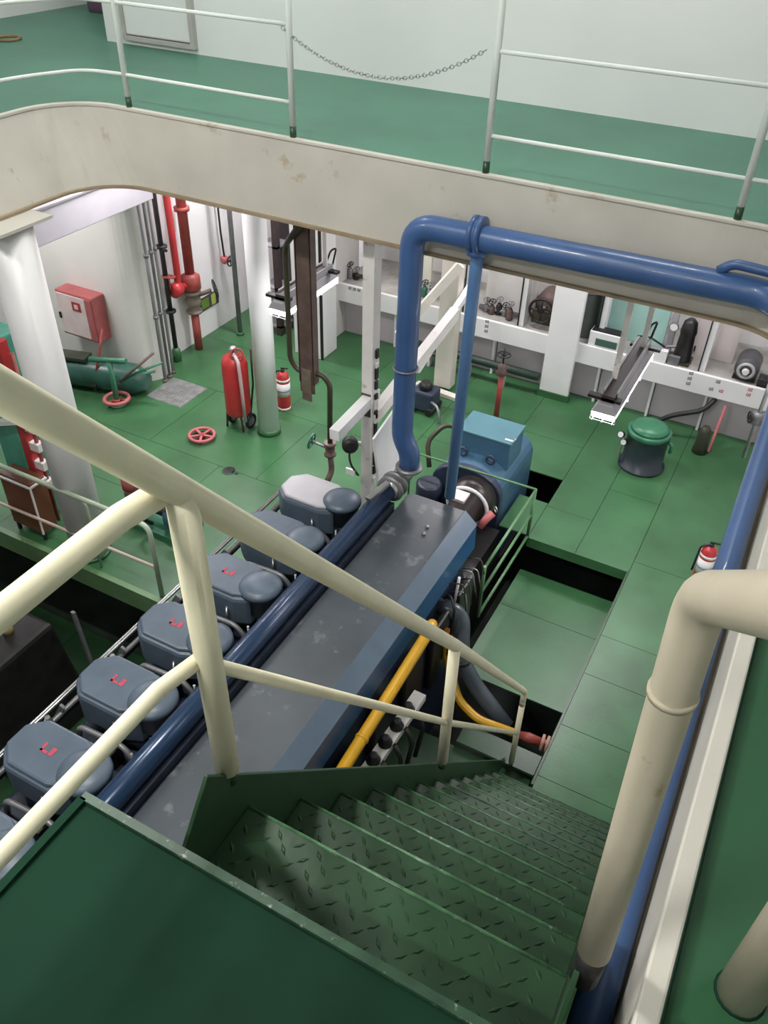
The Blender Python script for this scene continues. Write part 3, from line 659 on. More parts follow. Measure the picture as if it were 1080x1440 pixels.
# red fire main
X0 = -7.22
f0 = PX(280, 490, X0)
fp = thing('fire_main', (X0, f0.y, 0), 'brownish red fire main pipe with a big gate valve on the side bulkhead', 'pipe')
MB().cyl((X0, f0.y, 0), (X0, f0.y, .55), .055, 16).build('lower_pipe', REDD, fp)
gv = MB().lathe((X0, f0.y, .55), [(.06, 0), (.11, .01), (.11, .04), (.06, .05), (.1, .12), (.11, .2), (.07, .27), (.12, .28), (.12, .32), (.07, .33)], 20).build('gate_valve', mat('valve_bronze_grey', (.2, .16, .13), .5, var=.25), fp)
MB().tube([(X0, f0.y, .78), (X0+.2, f0.y+.16, .86)], .03, 10).build('bonnet', BROWN, gv)
MB().wheel((X0+.24, f0.y+.2, .88), .12, .012, (.75, .6, .25), 5, .025).build('handwheel', DARK, gv)
MB().lathe((X0, f0.y, .88), [(.09, 0), (.13, .03), (.13, .2), (.07, .24)], 20).build('strainer', REDD, fp)
MB().cyl((X0, f0.y, 1.1), (X0, f0.y, DZ-.08), .065, 16).build('upper_pipe', REDD, fp)
MB().lathe((X0, f0.y, 1.95), [(.065, 0), (.1, .004), (.1, .05), (.065, .054)], 18).build('flange', REDD, fp)
f1 = PX(252, 388, X0)
f2 = thing('red_branch_pipe', (X0, f1.y, .9), 'bright red branch pipe with a small wheel valve left of the fire main', 'pipe')
MB().tube([(X0, f0.y-.05, .98), (X0, f1.y-.06, 1.0), (X0, f1.y-.03, 1.2), (X0, f1.y-.06, DZ-.08)], .045, 14, bend=.08).build('pipe_run', REDP, f2)
MB().lathe((X0, f1.y-.18, 1.0), [(.05, 0), (.1, .03), (.1, .12), (.06, .2)], 16, (0, 1, 0)).build('valve_body', REDP, f2)
MB().tube([(X0, f1.y-.2, 1.02), (X0, f1.y-.2, 1.22)], .014, 8).build('valve_stem', REDD, f2)
MB().wheel((X0, f1.y-.2, 1.22), .08, .011, (0, .2, 1), 5, .02).build('handwheel', REDD, f2)
# safety sign
sa = PX(283, 446, -7.375); sbp = PX(308, 428, -7.375)
sg = thing('exit_sign', (-7.37, sa.y, sa.z), 'black and yellow green safety strip sign on the side bulkhead', 'sign')
MB().box(-7.38, -7.372, sa.y, sbp.y, .38, .58).build('board', INK, sg)
MB().box(-7.372, -7.37, sa.y+.04, sa.y+.2, .41, .55).build('print', INKG, sg)
MB().box(-7.372, -7.37, sa.y+.26, sa.y+.36, .40, .56).build('print', mat('lime_print', (.4, .5, .1), .5), sg)
# small red valve on chain by the far wall
s0 = PX(316, 365, -7.3)
cvv = thing('hanging_valve', (-7.3, s0.y, s0.z), 'small pink bodied valve with chain on the side bulkhead', 'valve')
MB().lathe((-7.3, s0.y-.05, s0.z), [(.03, 0), (.06, .02), (.03, .05), (.06, .08), (.03, .1)], 14, (0, 1, 0)).build('valve_body', PINKR, cvv)
MB().wheel((-7.2, s0.y, s0.z), .07, .01, (1, 0, 0), 4, .016).build('handwheel', BLACK, cvv)
MB().tube([(-7.3, s0.y, s0.z), (-7.31, s0.y-.02, s0.z+.4), (-7.32, s0.y-.05, DZ-.08)], .014, 6).build('hanger', BLACK, cvv)
gp = PZ(338, 470, 0)
gpp = thing('grey_conduit', (gp.x, gp.y, 0), 'dark grey conduit running up beside the slender white pillar', 'pipe')
MB().cyl((gp.x, gp.y, 0), (gp.x, gp.y, DZ-.08), .035, 12).build('pipe_run', GREYM, gpp)
MB().lathe((gp.x, gp.y, 0), [(.06, 0), (.06, .04)], 12).build('floor_collar', G_FLOOR, gpp)
# fire hose box
hb2 = thing('fire_hose_box', (-7.95, 6.95, .5), 'faded red and white fire hose box on the white trunk wall', 'hose box')
MB().box(-8.3, -7.68, 6.9, 7.12, .55, 1.16).build('cabinet', PINKR, hb2, bevel=.015)
MB().box(-8.28, -7.8, 6.885, 6.9, .58, 1.13).build('door', PINK, hb2, bevel=.008)
MB().box(-8.02, -7.88, 6.878, 6.886, .94, 1.06).build('emblem', REDP, hb2)
MB().box(-7.98, -7.92, 6.874, 6.88, .97, 1.03).build('emblem_centre', PINK, hb2)
MB().box(-8.28, -8.25, 6.87, 6.886, .78, .86).build('latch', DARK, hb2)
MB().box(-7.79, -7.7, 6.885, 6.9, .58, 1.13).build('red_stripe', PINKR, hb2)
# green tank, T handle, sticks, grating
tk = thing('green_tank', (-7.4, 6.75, 0), 'low dark green cylindrical tank lying against the trunk wall', 'tank')
ta, tb = Vector((-8.6, 6.5, .2)), Vector((-7.0, 6.95, .18))
MB().tube([ta, ta.lerp(tb, .05), ta.lerp(tb, .9), tb], [.12, .2, .2, .1], 24).build('shell', mat('tank_green', (.03, .1, .075), .35, var=.25, scale=5), tk)
for t in (.2, .8):
    p = ta.lerp(tb, t); MB().box(p.x-.06, p.x+.06, p.y-.16, p.y+.16, 0, .1).build('saddle', G_MACH, tk)
MB().bar(Vector((-8.15, 6.6, .42)), Vector((-7.75, 6.72, .42)), .2, .04).build('tray', mat('dark_tray', (.05, .06, .04), .6, var=.3), tk)
th = thing('tee_handle', (-6.95, 6.6, 0), 'green T shaped valve spindle standing on the plates by the tank', 'valve')
q = PZ(166, 570, 0)
MB().cyl((q.x, q.y, 0), (q.x, q.y, .62), .035, 12).build('spindle', G_MACH, th)
MB().tube([(q.x-.28, q.y-.04, .6), (q.x+.22, q.y+.06, .66)], .035, 12).build('cross_bar', G_MACH, th)
MB().lathe((q.x, q.y, 0), [(.1, 0), (.1, .03), (.04, .05)], 16).build('foot', G_MACH, th)
hw = thing('red_handwheel', (q.x, q.y, 0), 'red handwheel around the foot of the green T handle', 'handwheel')
MB().torus((q.x, q.y-.0, .1), .15, .025, (0, 0, 1), 28, 10).build('rim', PINKR, hw)
for k in range(3):
    t = k*2*PI/3+.3; MB().tube([(q.x+.05*math.cos(t), q.y+.05*math.sin(t), .09), (q.x+.15*math.cos(t), q.y+.15*math.sin(t), .1)], .016, 8).build('spoke', REDD, hw)
MB().cyl((q.x, q.y, .05), (q.x, q.y, .1), .055, 14).build('hub', REDD, hw)
q = PZ(284, 613, 0.03)
hw = thing('red_handwheel', (q.x, q.y, 0), 'red five spoke handwheel set flat in the green plates', 'handwheel')
MB().torus((q.x, q.y, .045), .15, .02, (0, 0, 1), 30, 8).build('rim', PINKR, hw)
for k in range(5):
    t = k*2*PI/5+.2; MB().bar((q.x, q.y, .045), (q.x+.15*math.cos(t), q.y+.15*math.sin(t), .045), .028, .015).build('spoke', PINKR, hw)
MB().cyl((q.x, q.y, .0), (q.x, q.y, .06), .03, 14).build('hub', REDD, hw)
MB().cyl((q.x, q.y, .0), (q.x, q.y, .004), .145, 28).build('recess_disc', mat('deep_red_recess', (.06, .012, .012), .6), hw)
mp = PZ(133, 540, .15)
mo = thing('mop_stick', (mp.x, mp.y, 0), 'reddish brown stick leaning on the fire hose box', 'stick')
MB().tube([mp, PY(144, 463, 6.85)], .016, 8).build('shaft', REDD, mo)
MB().tube([mp-Vector((0, 0, .1)), mp], .022, 8).build('ferrule', DARK, mo)
sx = [((168, 537), (216, 496), .5), ((170, 533), (228, 510), .4), ((182, 531), (218, 522), .35)]
for i, (s0, s1, z) in enumerate(sx):
    a, b = PZ(*s0, .28), PY(*s1, 7.0+.02*i)
    o = MB().tube([a, b], .018, 8).build('bar_stick', G_MACH if i else BROWN)
    tag(o, ('brown bar leaning steeply over the green tank', 'green bar leaning flatter over the green tank', 'short green bar lying lowest on the tank')[i], 'bar')
gr = thing('floor_grating', (-6.72, 7.13, 0), 'grey scuffed checker plate square let into the green floor', 'grating')
gy0, gy1, gx0, gx1 = 6.86, 7.42, -7.0, -6.44
MB().box(gx0, gx1, gy0, gy1, .0, .006).build('base_plate', GALV, gr)
for k in range(13):
    t = gx0+.02+(gx1-gx0-.04)*k/12; MB().box(t-.006, t+.006, gy0+.01, gy1-.01, .006, .012).build('bar', GALV, gr)
for k in range(6):
    t = gy0+.02+(gy1-gy0-.04)*k/5; MB().box(gx0+.01, gx1-.01, t-.006, t+.006, .006, .011).build('cross_bar', GALV, gr)
q = PZ(322, 662, 0)
dh = thing('deck_socket', (q.x, q.y, 0), 'black keyhole shaped socket in the green plates', 'socket')
MB().cyl((q.x, q.y, .0), (q.x, q.y, .004), .075, 24).build('hole_disc', BLACK, dh)
MB().box(q.x+.05, q.x+.13, q.y-.02, q.y+.015, 0, .004).build('slot', BLACK, dh)
MB().torus((q.x, q.y, .003), .078, .006, (0, 0, 1), 24, 6).build('rim', G_FLOOR, dh)

# fire extinguishers
q = PZ(338, 602, 0)
wx = thing('wheeled_extinguisher', (q.x, q.y, 0), 'large red wheeled fire extinguisher with hose next to the slender white pillar', 'fire extinguisher')
ex, ey = q.x-.02, q.y+.03
MB().lathe((ex, ey, .2), [(.1, 0), (.15, .02), (.155, .06), (.155, .68), (.13, .76), (.06, .8), (.04, .82)], 24).build('cylinder', REDP, wx)
MB().lathe((ex, ey, 1.0), [(.045, 0), (.05, .06), (.03, .09)], 14).build('valve', STEEL, wx)
MB().wheel((ex+.08, ey-.04, 1.03), .07, .012, (.5, -.8, .3), 4, .02).build('valve_wheel', REDD, wx)
for s_ in (-1, 1):
    wh = MB().torus((ex+s_*.13, ey+.05, .1), .08, .022, (1, 0, 0), 22, 8).build('wheel', BLACK, wx)
    MB().cyl((ex+s_*.13-.01, ey+.05, .1), (ex+s_*.13+.01, ey+.05, .1), .06, 16).build('wheel_disc', GREYM, wh)
MB().tube([(ex-.12, ey-.1, .02), (ex-.1, ey-.1, .25), (ex+.1, ey-.1, .25), (ex+.12, ey-.1, .02)], .014, 8, bend=.04).build('stand', OLIVE, wx)
MB().tube([(ex+.04, ey-.05, 1.03), (ex+.15, ey-.12, 1.0), (ex+.17, ey-.13, .8), (ex+.18, ey-.12, .2)], .022, 10, bend=.08).build('hose', mat('pinkish_hose', (.5, .38, .38), .5), wx)
MB().tube([(ex+.12, ey+.05, .1), (ex+.17, ey+.1, .6), (ex+.16, ey+.12, 1.05)], .012, 8).build('handle_frame', BLACK, wx)
def small_ext(name, x, y, lab, h=.56, r=.075):
    t = thing(name, (x, y, 0), lab, 'fire extinguisher')
    MB().lathe((x, y, 0.0), [(r*.95, 0), (r, .01), (r, .035)], 20).build('base_ring', PINK, t)
    MB().lathe((x, y, .035), [(r*.97, 0), (r, .01), (r, h*.66), (r*.8, h*.76), (r*.35, h*.82)], 20).build('cylinder', REDP, t)
    MB().lathe((x, y, h*.34), [(r+.002, 0), (r+.002, h*.3)], 20).build('paper_label', LABELW, t)
    MB().lathe((x, y, h*.68), [(r+.002, 0), (r+.002, .03)], 20).build('white_band', LABELW, t)
    MB().lathe((x, y, h*.45), [(r+.0035, 0), (r+.0035, .03)], 20).build('label_print', mat('grey_print', (.35, .35, .45), .6), t)
    MB().lathe((x, y, h*.84), [(.02, 0), (.028, .02), (.018, .06)], 10).build('valve', BLACK, t)
    MB().bar((x-.02, y, h*.95), (x+.09, y-.02, h), .02, .012).build('lever', BLACK, t)
    MB().tube([(x, y, h*.9), (x-r*1.1, y-.02, h*.86), (x-r*1.25, y-.02, h*.3)], .011, 8, bend=.05).build('hose', BLACK, t)
q = PZ(397, 576, 0); small_ext('fire_extinguisher', q.x, q.y+.05, 'small red fire extinguisher with white label right of the slender pillar', .6, .085)
small_ext('fire_extinguisher', .05, 6.85, 'small red fire extinguisher against the right hand white bulkhead', .58, .08)

# teal machine stand on the far left, brown cabinet, pump
tl = thing('teal_stand', (-6.2, 4.45, 0), 'tall teal green machine stand with red strip and white brackets', 'machine')
MB().box(-6.55, -6.22, 4.35, 4.7, 0, 2.1).build('column', G_TEAL, tl, bevel=.02)
MB().box(-6.22, -6.14, 4.36, 4.46, .1, 2.1).build('red_strip', REDP, tl)
for k in range(6):
    z = .5+.22*k; MB().box(-6.14, -6.02, 4.38, 4.46, z, z+.09).build('bracket', WHITE2, tl)
MB().bar((-6.4, 4.3, 1.22), (-6.02, 4.34, 1.34), .08, .04).build('arm', WHITE2, tl)
MB().tube([(-6.07, 4.42, .05), (-6.07, 4.42, 2.0)], .02, 8).build('conduit', REDD, tl)
bc = thing('brown_cabinet', (-6.15, 4.22, 0), 'small brown cabinet with white edge trim behind the platform rail', 'cabinet')
MB().box(-6.4, -5.98, 4.14, 4.33, .1, .72).build('body', BROWNB, bc, bevel=.005)
for z in (.68,): MB().box(-6.42, -5.96, 4.12, 4.34, z, z+.02).build('top_trim', WHITE2, bc)
MB().box(-5.985, -5.97, 4.128, 4.145, .1, .7).build('edge_trim', WHITE2, bc)
for x in (-6.38, -6.02): MB().box(x, x+.03, 4.15, 4.18, 0, .1).build('leg', DARK, bc)
pu = thing('transfer_pump', (-5.35, 4.95, 0), 'small dark pump with red topped motor standing behind the stout pillar', 'pump')
MB().box(-5.6, -4.75, 4.75, 5.15, 0.0, .06).build('base_frame', G_MACH, pu)
MB().lathe((-5.45, 4.95, .06), [(.13, 0), (.13, .03), (.11, .05), (.11, .3), (.13, .32)], 20).build('motor', mat('pinkish_grey', (.25, .17, .17), .5, var=.2), pu)
MB().lathe((-5.45, 4.95, .38), [(.12, 0), (.12, .12), (.07, .17)], 20).build('motor_cap', PINKR, pu)
MB().tube([(-5.3, 4.95, .2), (-5.02, 4.95, .2)], .06, 14).build('coupling', DARK, pu)
MB().lathe((-5.02, 4.95, .2), [(.1, 0), (.14, .04), (.14, .16), (.08, .2)], 20, (1, 0, 0)).build('casing', MOTORB, pu)
MB().tube([(-4.9, 4.95, .3), (-4.9, 4.95, .48), (-4.9, 5.15, .5)], .04, 12, bend=.06).build('discharge', G_MACH, pu)
MB().wheel((-4.9, 4.8, .42), .07, .01, (0, 1, .2), 5, .02).build('handwheel', OLIVE, pu)
MB().tube([(-5.15, 4.82, .1), (-5.2, 4.7, .25), (-5.1, 4.7, .4)], .02, 8, bend=.06).build('hose', DARK, pu)
# dark machine at the bottom left, below the platform
dm = thing('dark_purifier', (-5.2, 3.1, -.95), 'black machine cabinet with pale name plate beside the cylinder heads', 'machine')
MB().hexa([(-6.3, 2.3, -.95), (-4.75, 2.3, -.95), (-4.75, 3.3, -.95), (-6.3, 3.3, -.95), (-6.2, 2.4, .15), (-4.95, 2.4, .15), (-4.95, 3.25, .15), (-6.2, 3.25, .15)]).build('housing', DARK, dm, bevel=.04)
MB().box(-5.25, -4.98, 2.3, 2.36, -.55, -.25).build('front_frame', DARK, dm)
pa_ = [PZ(0, 944, -.28), PZ(14, 944, -.28), PZ(32, 982, -.45), PZ(0, 978, -.45)]
MB().hexa(pa_+[p+Vector((0, 0, .008)) for p in pa_]).build('name_plate', mat('plate_grey', (.35, .35, .37), .5), dm)
for k in range(6):
    x = -5.9+.14*k; MB().lathe((x, 2.9+.08*(k % 2), .15), [(.05, 0), (.05, .06), (.025, .07), (.025, .14)], 10).build('brass_fitting', mat('brass', (.45, .36, .16), .4, metal=.5, var=.2), dm)
MB().bar((-4.72, 3.38, -.9), (-4.86, 3.42, .18), .03, .05).build('edge_angle', GREYM, dm)

# ================================================================== HANGING LAMPS
def lamp(x, y0, y1, z, lab, rods):
    t = thing('fluorescent_lamp', (x, (y0+y1)/2, z), lab, 'lamp')
    MB().box(x-.05, x+.05, y0+.06, y1-.04, z+.05, z+.11).build('channel', mat('lamp_dark_brown', (.045, .03, .032), .5, var=.2), t)
    for s_ in (-1, 1): MB().box(x+s_*.052-.008, x+s_*.052+.008, y0+.12, y1-.05, z+.06, z+.125).build('channel_lip', GREYP, t)
    hs = MB().hexa([(x-.1, y0, z-.02), (x+.1, y0, z-.02), (x+.1, y1, z-.02), (x-.1, y1, z-.02), (x-.06, y0+.02, z+.055), (x+.06, y0+.02, z+.055), (x+.06, y1-.02, z+.055), (x-.06, y1-.02, z+.055)]).build('housing', GREYP, t, bevel=.008)
    MB().hexa([(x-.09, y0+.015, z-.075), (x+.09, y0+.015, z-.075), (x+.09, y1-.015, z-.075), (x-.09, y1-.015, z-.075), (x-.1, y0, z-.02), (x+.1, y0, z-.02), (x+.1, y1, z-.02), (x-.1, y1, z-.02)]).build('diffuser', GLASS, hs, bevel=.01)
    MB().box(x-.16, x+.1, y0+.06, y0+.12, z+.06, z+.085).build('cross_bracket', DARK, t)
    MB().box(x-.1, x+.16, y1-.14, y1-.08, z+.06, z+.085).build('cross_bracket', DARK, t)
    gw = MB()
    for k in range(4):
        yy = y0+.01+(y1-y0-.02)*k/3
        gw.tube([(x-.09, yy, z), (x-.1, yy, z-.09), (x+.1, yy, z-.09), (x+.09, yy, z)], .004, 5)
    for s_ in (-1, 0, 1): gw.tube([(x+s_*.08, y0-.005, z-.09), (x+s_*.08, y1+.005, z-.09)], .004, 5)
    gw.build('guard_wire', WHITE, t)
    for (rx, ry) in rods: MB().box(rx-.022, rx+.022, ry-.012, ry+.012, z+.08, DZ-.075).build('hanger', HCM if False else WHITE2, t)
    MB().tube([(x, y1-.1, z+.1), (x+.02, y1-.02, z+.24), (x+.06, y1+.02, z+.26), (x+.04, y1-.02, z+.1)], .01, 6, bend=.06).build('supply_cable', BLACK, t)
    area('lamp_light', (x, (y0+y1)/2, z-.1), .12, y1-y0, LAMP_POWER, parent=t)
    return t
lamp(-4.18, 5.9, 6.86, 2.3, 'caged fluorescent lamp hanging in front of the slender pillar', ((-4.2, 6.5), (-4.17, 6.75)))
lamp(-1.02, 5.69, 6.9, 2.3, 'caged fluorescent lamp hanging over the plates near the drum', ((-1.06, 6.05), (-1.0, 6.7)))
# unseen lamps added under the deck and above it to brighten both levels
def fill_lamp(x, y, z, L, along, lab, power):
    t = thing('added_ceiling_lamp', (x, y, z), lab, 'lamp')
    dx, dy = (.08, L/2) if along == 'y' else (L/2, .08)
    MB().box(x-dx, x+dx, y-dy, y+dy, z-.06, z-.001).build('housing', WHITE, t, bevel=.01)
    MB().box(x-dx*.8, x+dx*.8, y-dy*.96, y+dy*.96, z-.09, z-.06).build('diffuser', GLASS, t)
    area('lamp_light', (x, y, z-.1), dx*1.6, dy*1.9, power, (1, .95, .98) if z < 5 else (1, .985, .95), parent=t)
for x, y, p, lab in LOW_FILL_LAMPS: fill_lamp(x, y, DZ-.07, 1.2, 'x', 'unseen fluorescent lamp added under the upper deck '+lab, p)
for x, y, p, lab in UP_FILL_LAMPS: fill_lamp(x, y, 7.4, 1.3, 'x', 'unseen fluorescent lamp added on the upper ceiling '+lab, p)

# ================================================================== FAR SIDE SHELF
ZS0, ZS1, YS = .56, .82, 9.6
sf = thing('machinery_shelf', (-2.8, 9.8, 0), 'long white steel shelf with white panels below, coloured as in shade, along the far side', 'shelf')
MB().box(-5.75, .17, YS, YS+.05, ZS0, ZS1).build('front_beam', WHITE, sf, bevel=.004)
MB().box(-5.75, .17, YS+.05, 10.74, ZS1-.06, ZS1-.02).build('shelf_plate', mat('shelf_grey_top', (.35, .34, .31), .5, var=.2, scale=5), sf)
xs = [-5.75, -4.85, -3.95, -3.35, -2.6, -1.9, -1.2, -.55, .17]
for a, b in zip(xs, xs[1:]):
    MB().box(a+.01, b-.01, YS+.2, YS+.22, .0, ZS0+.2).build('lower_panel', WHITE_SHADED, sf)
    MB().box(b-.03, b, YS+.12, YS+.2, .0, ZS0+.1).build('panel_rib', WHITE, sf)
def marks(x, z, n, m, vertical=True, s_=.06):       # painted characters too blurred to read: clusters of brush strokes
    mb = MB(); random.seed(int(abs(x)*100)+n)
    for k in range(n):
        cx = x if vertical else x+k*s_*1.2; cz = z-k*s_*1.15 if vertical else z
        for j in range(5):
            if j % 2: mb.box(cx-s_*.42, cx+s_*.42, YS-.0015, YS, cz+s_*(-.35+.18*j)-.003, cz+s_*(-.35+.18*j)+.003)
            else: mb.box(cx+s_*(-.3+.15*j)-.003, cx+s_*(-.3+.15*j)+.003, YS-.0015, YS, cz-s_*.4, cz+s_*(.1+.08*j))
    mb.build('painted_characters', m, sf)
for (px_, py_, n, m, vv) in ((685, 452, 3, INK, True), (492, 405, 3, INK, False), (972, 525, 3, INK, True), (1010, 537, 1, INK, True), (1000, 547, 1, INK, True), (1014, 550, 1, INKR, True), (1055, 548, 2, INKR, True)):
    p = PY(px_, py_, YS); marks(p.x, p.z, n, m, vv)
fc = thing('flat_column', (-2.4, 9.6, 0), 'wide flat white column standing in front of the long shelf', 'pillar')
MB().box(-2.6, -2.21, 9.52, 9.6, .06, DZ-.08).build('shaft', WHITE, fc, bevel=.01)
MB().box(-2.62, -2.19, 9.5, 9.6, 0, .09).build('foot', G_FLOOR, fc)
def upright(px_, lab):
    p = PY(px_, 470, 9.8); t = thing('frame_upright', (p.x, 9.8, ZS1), lab, 'frame')
    MB().box(p.x-.03, p.x+.03, 9.72, 9.88, ZS1-.02, DZ-.08).build('web', WHITE, t); MB().box(p.x-.045, p.x-.03, 9.7, 9.95, ZS1-.02, DZ-.08).build('flange', BLACK, t)
upright(846, 'white frame upright on the shelf beside the pale teal panel'); upright(1003, 'white frame upright on the shelf left of the round motor')
upright(733, 'white frame upright on the shelf left of the large handwheel'); upright(655, 'white frame upright on the shelf behind the thin blue pipe')
# pieces on the shelf
def back_panel(x0, x1, z0, z1, y, m, name, lab, cat):
    t = thing(name, ((x0+x1)/2, y, z0), lab, cat)
    MB().box(x0, x1, y, y+.05, z0, z1).build('sheet', m, t, bevel=.006)
    MB().box(x0, x1, y-.008, y, z1-.04, z1).build('edge', WHITE, t)
    MB().box(x0+.03, x0+.05, y-.012, y, z0+.05, z0+.12).build('catch', DARK, t)
A = PY(675, 470, 10.0); Bq = PY(745, 470, 10.0)
ZT = ZS1-.02
back_panel(A.x, Bq.x, ZT, 1.9, 10.05, mat('panel_offwhite', (.72, .7, .66), .5, var=.05), 'white_locker_panel', 'off white panel standing on the shelf behind the valves', 'panel')
A = PY(842, 470, 10.0); Bq = PY(935, 470, 10.0)
back_panel(A.x, Bq.x, ZT, 2.0, 10.05, TEALP, 'instrument_screen', 'pale teal panel standing on the shelf behind the hanging lamp', 'panel')
A = PY(968, 500, 10.0); Bq = PY(1000, 500, 10.0)
back_panel(A.x, Bq.x+.25, ZT, 1.8, 10.1, mat('panel_pinkish', (.68, .62, .6), .5, var=.05), 'pinkish_panel', 'pinkish white panel on the shelf beside the black pump', 'panel')
A = PY(560, 420, 10.0); Bq = PY(602, 420, 10.0)
back_panel(A.x, Bq.x, ZT, 1.9, 10.05, mat('panel_cream', (.72, .7, .58), .5, var=.05), 'cream_locker_panel', 'cream panel standing on the shelf behind the thick blue pipe', 'panel')
def cluster(px_, py_, n, lab, mats, seed, sp=.09):
    random.seed(seed)
    p = PY(px_, py_, 9.85); t = thing('valve_cluster', (p.x, 9.85, ZT), lab, 'valves')
    MB().tube([(p.x-n*sp/2-.05, 9.88, ZT+.06), (p.x+n*sp/2+.05, 9.88, ZT+.06)], .03, 10).build('manifold', mats[0], t)
    for k in range(n):
        x = p.x+(k-n/2+.5)*sp; h = .1+.1*random.random(); yy = 9.8+.1*random.random()
        v = MB().lathe((x, yy, ZT), [(.03, 0), (.05, .02), (.035, .05), (.045, h*.7), (.02, h)], 12).build('valve_body', mats[k % len(mats)], t)
        MB().tube([(x, yy, ZT+h), (x, yy, ZT+h+.05)], .008, 6).build('valve_stem', STEEL, v)
        MB().wheel((x, yy, ZT+h+.05), .045, .007, (.3*random.uniform(-1, 1), -.5, 1), 4, .012).build('handwheel', DARK if k % 2 else GREYM, v)
cluster(700, 440, 5, 'cluster of dark wheel valves on the shelf in front of the off white panel', (GREYM, BROWN, DARK), 1)
cluster(588, 415, 5, 'cluster of green wheel valves on the shelf behind the thick blue pipe', (G_MACH, GREYM, TEALP), 2)
cluster(492, 385, 3, 'small dark valves on the shelf end near the lit lamp', (DARK, GREYM), 3)
cluster(652, 430, 2, 'pair of grey valves on the shelf beside the thin blue pipe', (GREYM, DARK), 4)
bw = PY(764, 434, 9.8)
bv = thing('large_handwheel', (bw.x, 9.8, ZT), 'large dark handwheel on a sea valve left of the flat column', 'handwheel')
MB().lathe((bw.x, 9.9, bw.z), [(.06, 0), (.16, .05), (.16, .3), (.1, .35)], 24, (0, 1, 0)).build('valve_body', BROWN, bv)
MB().wheel((bw.x, 9.72, bw.z), .155, .018, (0, 1, 0), 4, .04).build('wheel', DARK, bv)
MB().tube([(bw.x, 9.72, bw.z), (bw.x, 9.92, bw.z)], .025, 10).build('spindle', STEEL, bv)
MB().box(bw.x-.17, bw.x+.17, 9.9, 10.2, ZT, bw.z-.1).build('pedestal', mat('dark_olive_box', (.06, .05, .03), .5, var=.2), bv)
gc = PY(825, 440, 9.9)
gt = thing('grey_tank', (gc.x, 9.95, ZT), 'dark grey green upright tank on the shelf right of the flat column', 'tank')
MB().lathe((gc.x, 9.95, ZT), [(.15, 0), (.16, .02), (.16, .85), (.1, .95)], 20).build('shell', mat('grey_green', (.1, .12, .11), .4, var=.2), gt)
MB().torus((gc.x, 9.95, ZT+.6), .162, .01, (0, 0, 1), 24, 6).build('band', GREYM, gt)
sw = PY(855, 474, 9.68)
sb_ = thing('switch_box', (sw.x, 9.7, ZT), 'white switch box with a dark green slot on the shelf', 'box')
MB().box(sw.x-.22, sw.x+.2, 9.62, 9.8, ZT, ZT+.22).build('body', WHITE, sb_, bevel=.01)
MB().box(sw.x-.13, sw.x+.14, 9.612, 9.62, ZT+.05, ZT+.14).build('slot', mat('slot_green', (.06, .12, .09), .5), sb_)
MB().box(sw.x-.2, sw.x+.16, 9.64, 9.78, ZT+.22, ZT+.235).build('lid', BLACK, sb_)
gg = PY(907, 478, 9.66)
gb = thing('gauge_board', (gg.x, 9.66, ZT), 'white gauge board with cable clips right of the hanging lamp', 'gauge')
MB().box(gg.x+.02, gg.x+.3, 9.62, 9.7, ZT-.02, ZT+.18).build('board', WHITE, gb)
MB().lathe((gg.x-.03+.12, 9.62, ZT+.07), [(.03, 0), (.03, .02)], 14, (0, -1, 0)).build('dial', DARK, gb)
MB().tube([(gg.x-.1, 9.7, ZT+.26), (gg.x+.05, 9.66, ZT+.3), (gg.x+.25, 9.66, ZT+.22)], .012, 6, bend=.05).build('cable', BLACK, gb)
MB().box(gg.x+.32, gg.x+.45, 9.64, 9.7, ZT-.02, ZT+.13).build('clip_frame', GREYM, gb)
gl = thing('pressure_gauge', (-1.5, 10.0, ZT+.4), 'round white pressure gauge on the grey upright by the teal panel', 'gauge')
gq = PY(949, 458, 9.9)
MB().lathe((gq.x, 9.9, gq.z), [(.05, 0), (.055, .02), (.055, .05)], 20, (0, -1, 0)).build('case', GREYM, gl)
MB().lathe((gq.x, 9.848, gq.z), [(.045, 0), (.045, .004)], 20, (0, -1, 0)).build('dial', WHITE, gl)
MB().box(gq.x-.05, gq.x+.02, 9.9, 10.0, ZT, gq.z+.2).build('stand', GREYP, gl)
kb = PY(962, 490, 9.85)
bk = thing('black_pump', (kb.x, 9.85, ZT), 'tall black pump with rounded head on the shelf', 'pump')
MB().lathe((kb.x, 9.85, ZT), [(.13, 0), (.11, .05), (.09, .35), (.1, .4), (.08, .52), (.04, .56)], 18).build('body', DARK, bk)
MB().box(kb.x-.16, kb.x+.12, 9.72, 9.98, ZT, ZT+.03).build('base', OLIVE, bk)
MB().tube([(kb.x, 9.85, ZT+.2), (kb.x-.22, 9.8, ZT+.16), (kb.x-.3, 9.8, ZT+.02)], .02, 8, bend=.06).build('inlet', GREYM, bk)
mq = PY(1052, 513, 9.75)
mm = thing('shelf_motor', (mq.x, 9.8, ZT), 'round grey electric motor lying on the shelf end', 'motor')
MB().lathe((mq.x, 9.68, ZT+.15), [(.05, 0), (.06, .03), (.13, .04), (.14, .07), (.14, .35), (.1, .38)], 24, (0, 1, 0)).build('housing', mat('motor_dark_grey', (.06, .06, .065), .4, var=.2), mm)
MB().torus((mq.x, 9.7, ZT+.15), .085, .02, (0, 1, 0), 24, 8).build('end_ring', mat('motor_ring_grey', (.4, .41, .4), .4), mm)
MB().lathe((mq.x, 9.65, ZT+.15), [(.035, 0), (.045, .04)], 14, (0, 1, 0)).build('shaft_cap', WHITE2, mm)
MB().box(mq.x-.13, mq.x+.13, 9.74, 10.0, ZT, ZT+.03).build('feet', DARK, mm)
bb = PY(1072, 525, 9.7); o = thing('black_toolbox', (bb.x+.08, 9.75, ZT), 'black tool box at the shelf end beside the round motor', 'box')
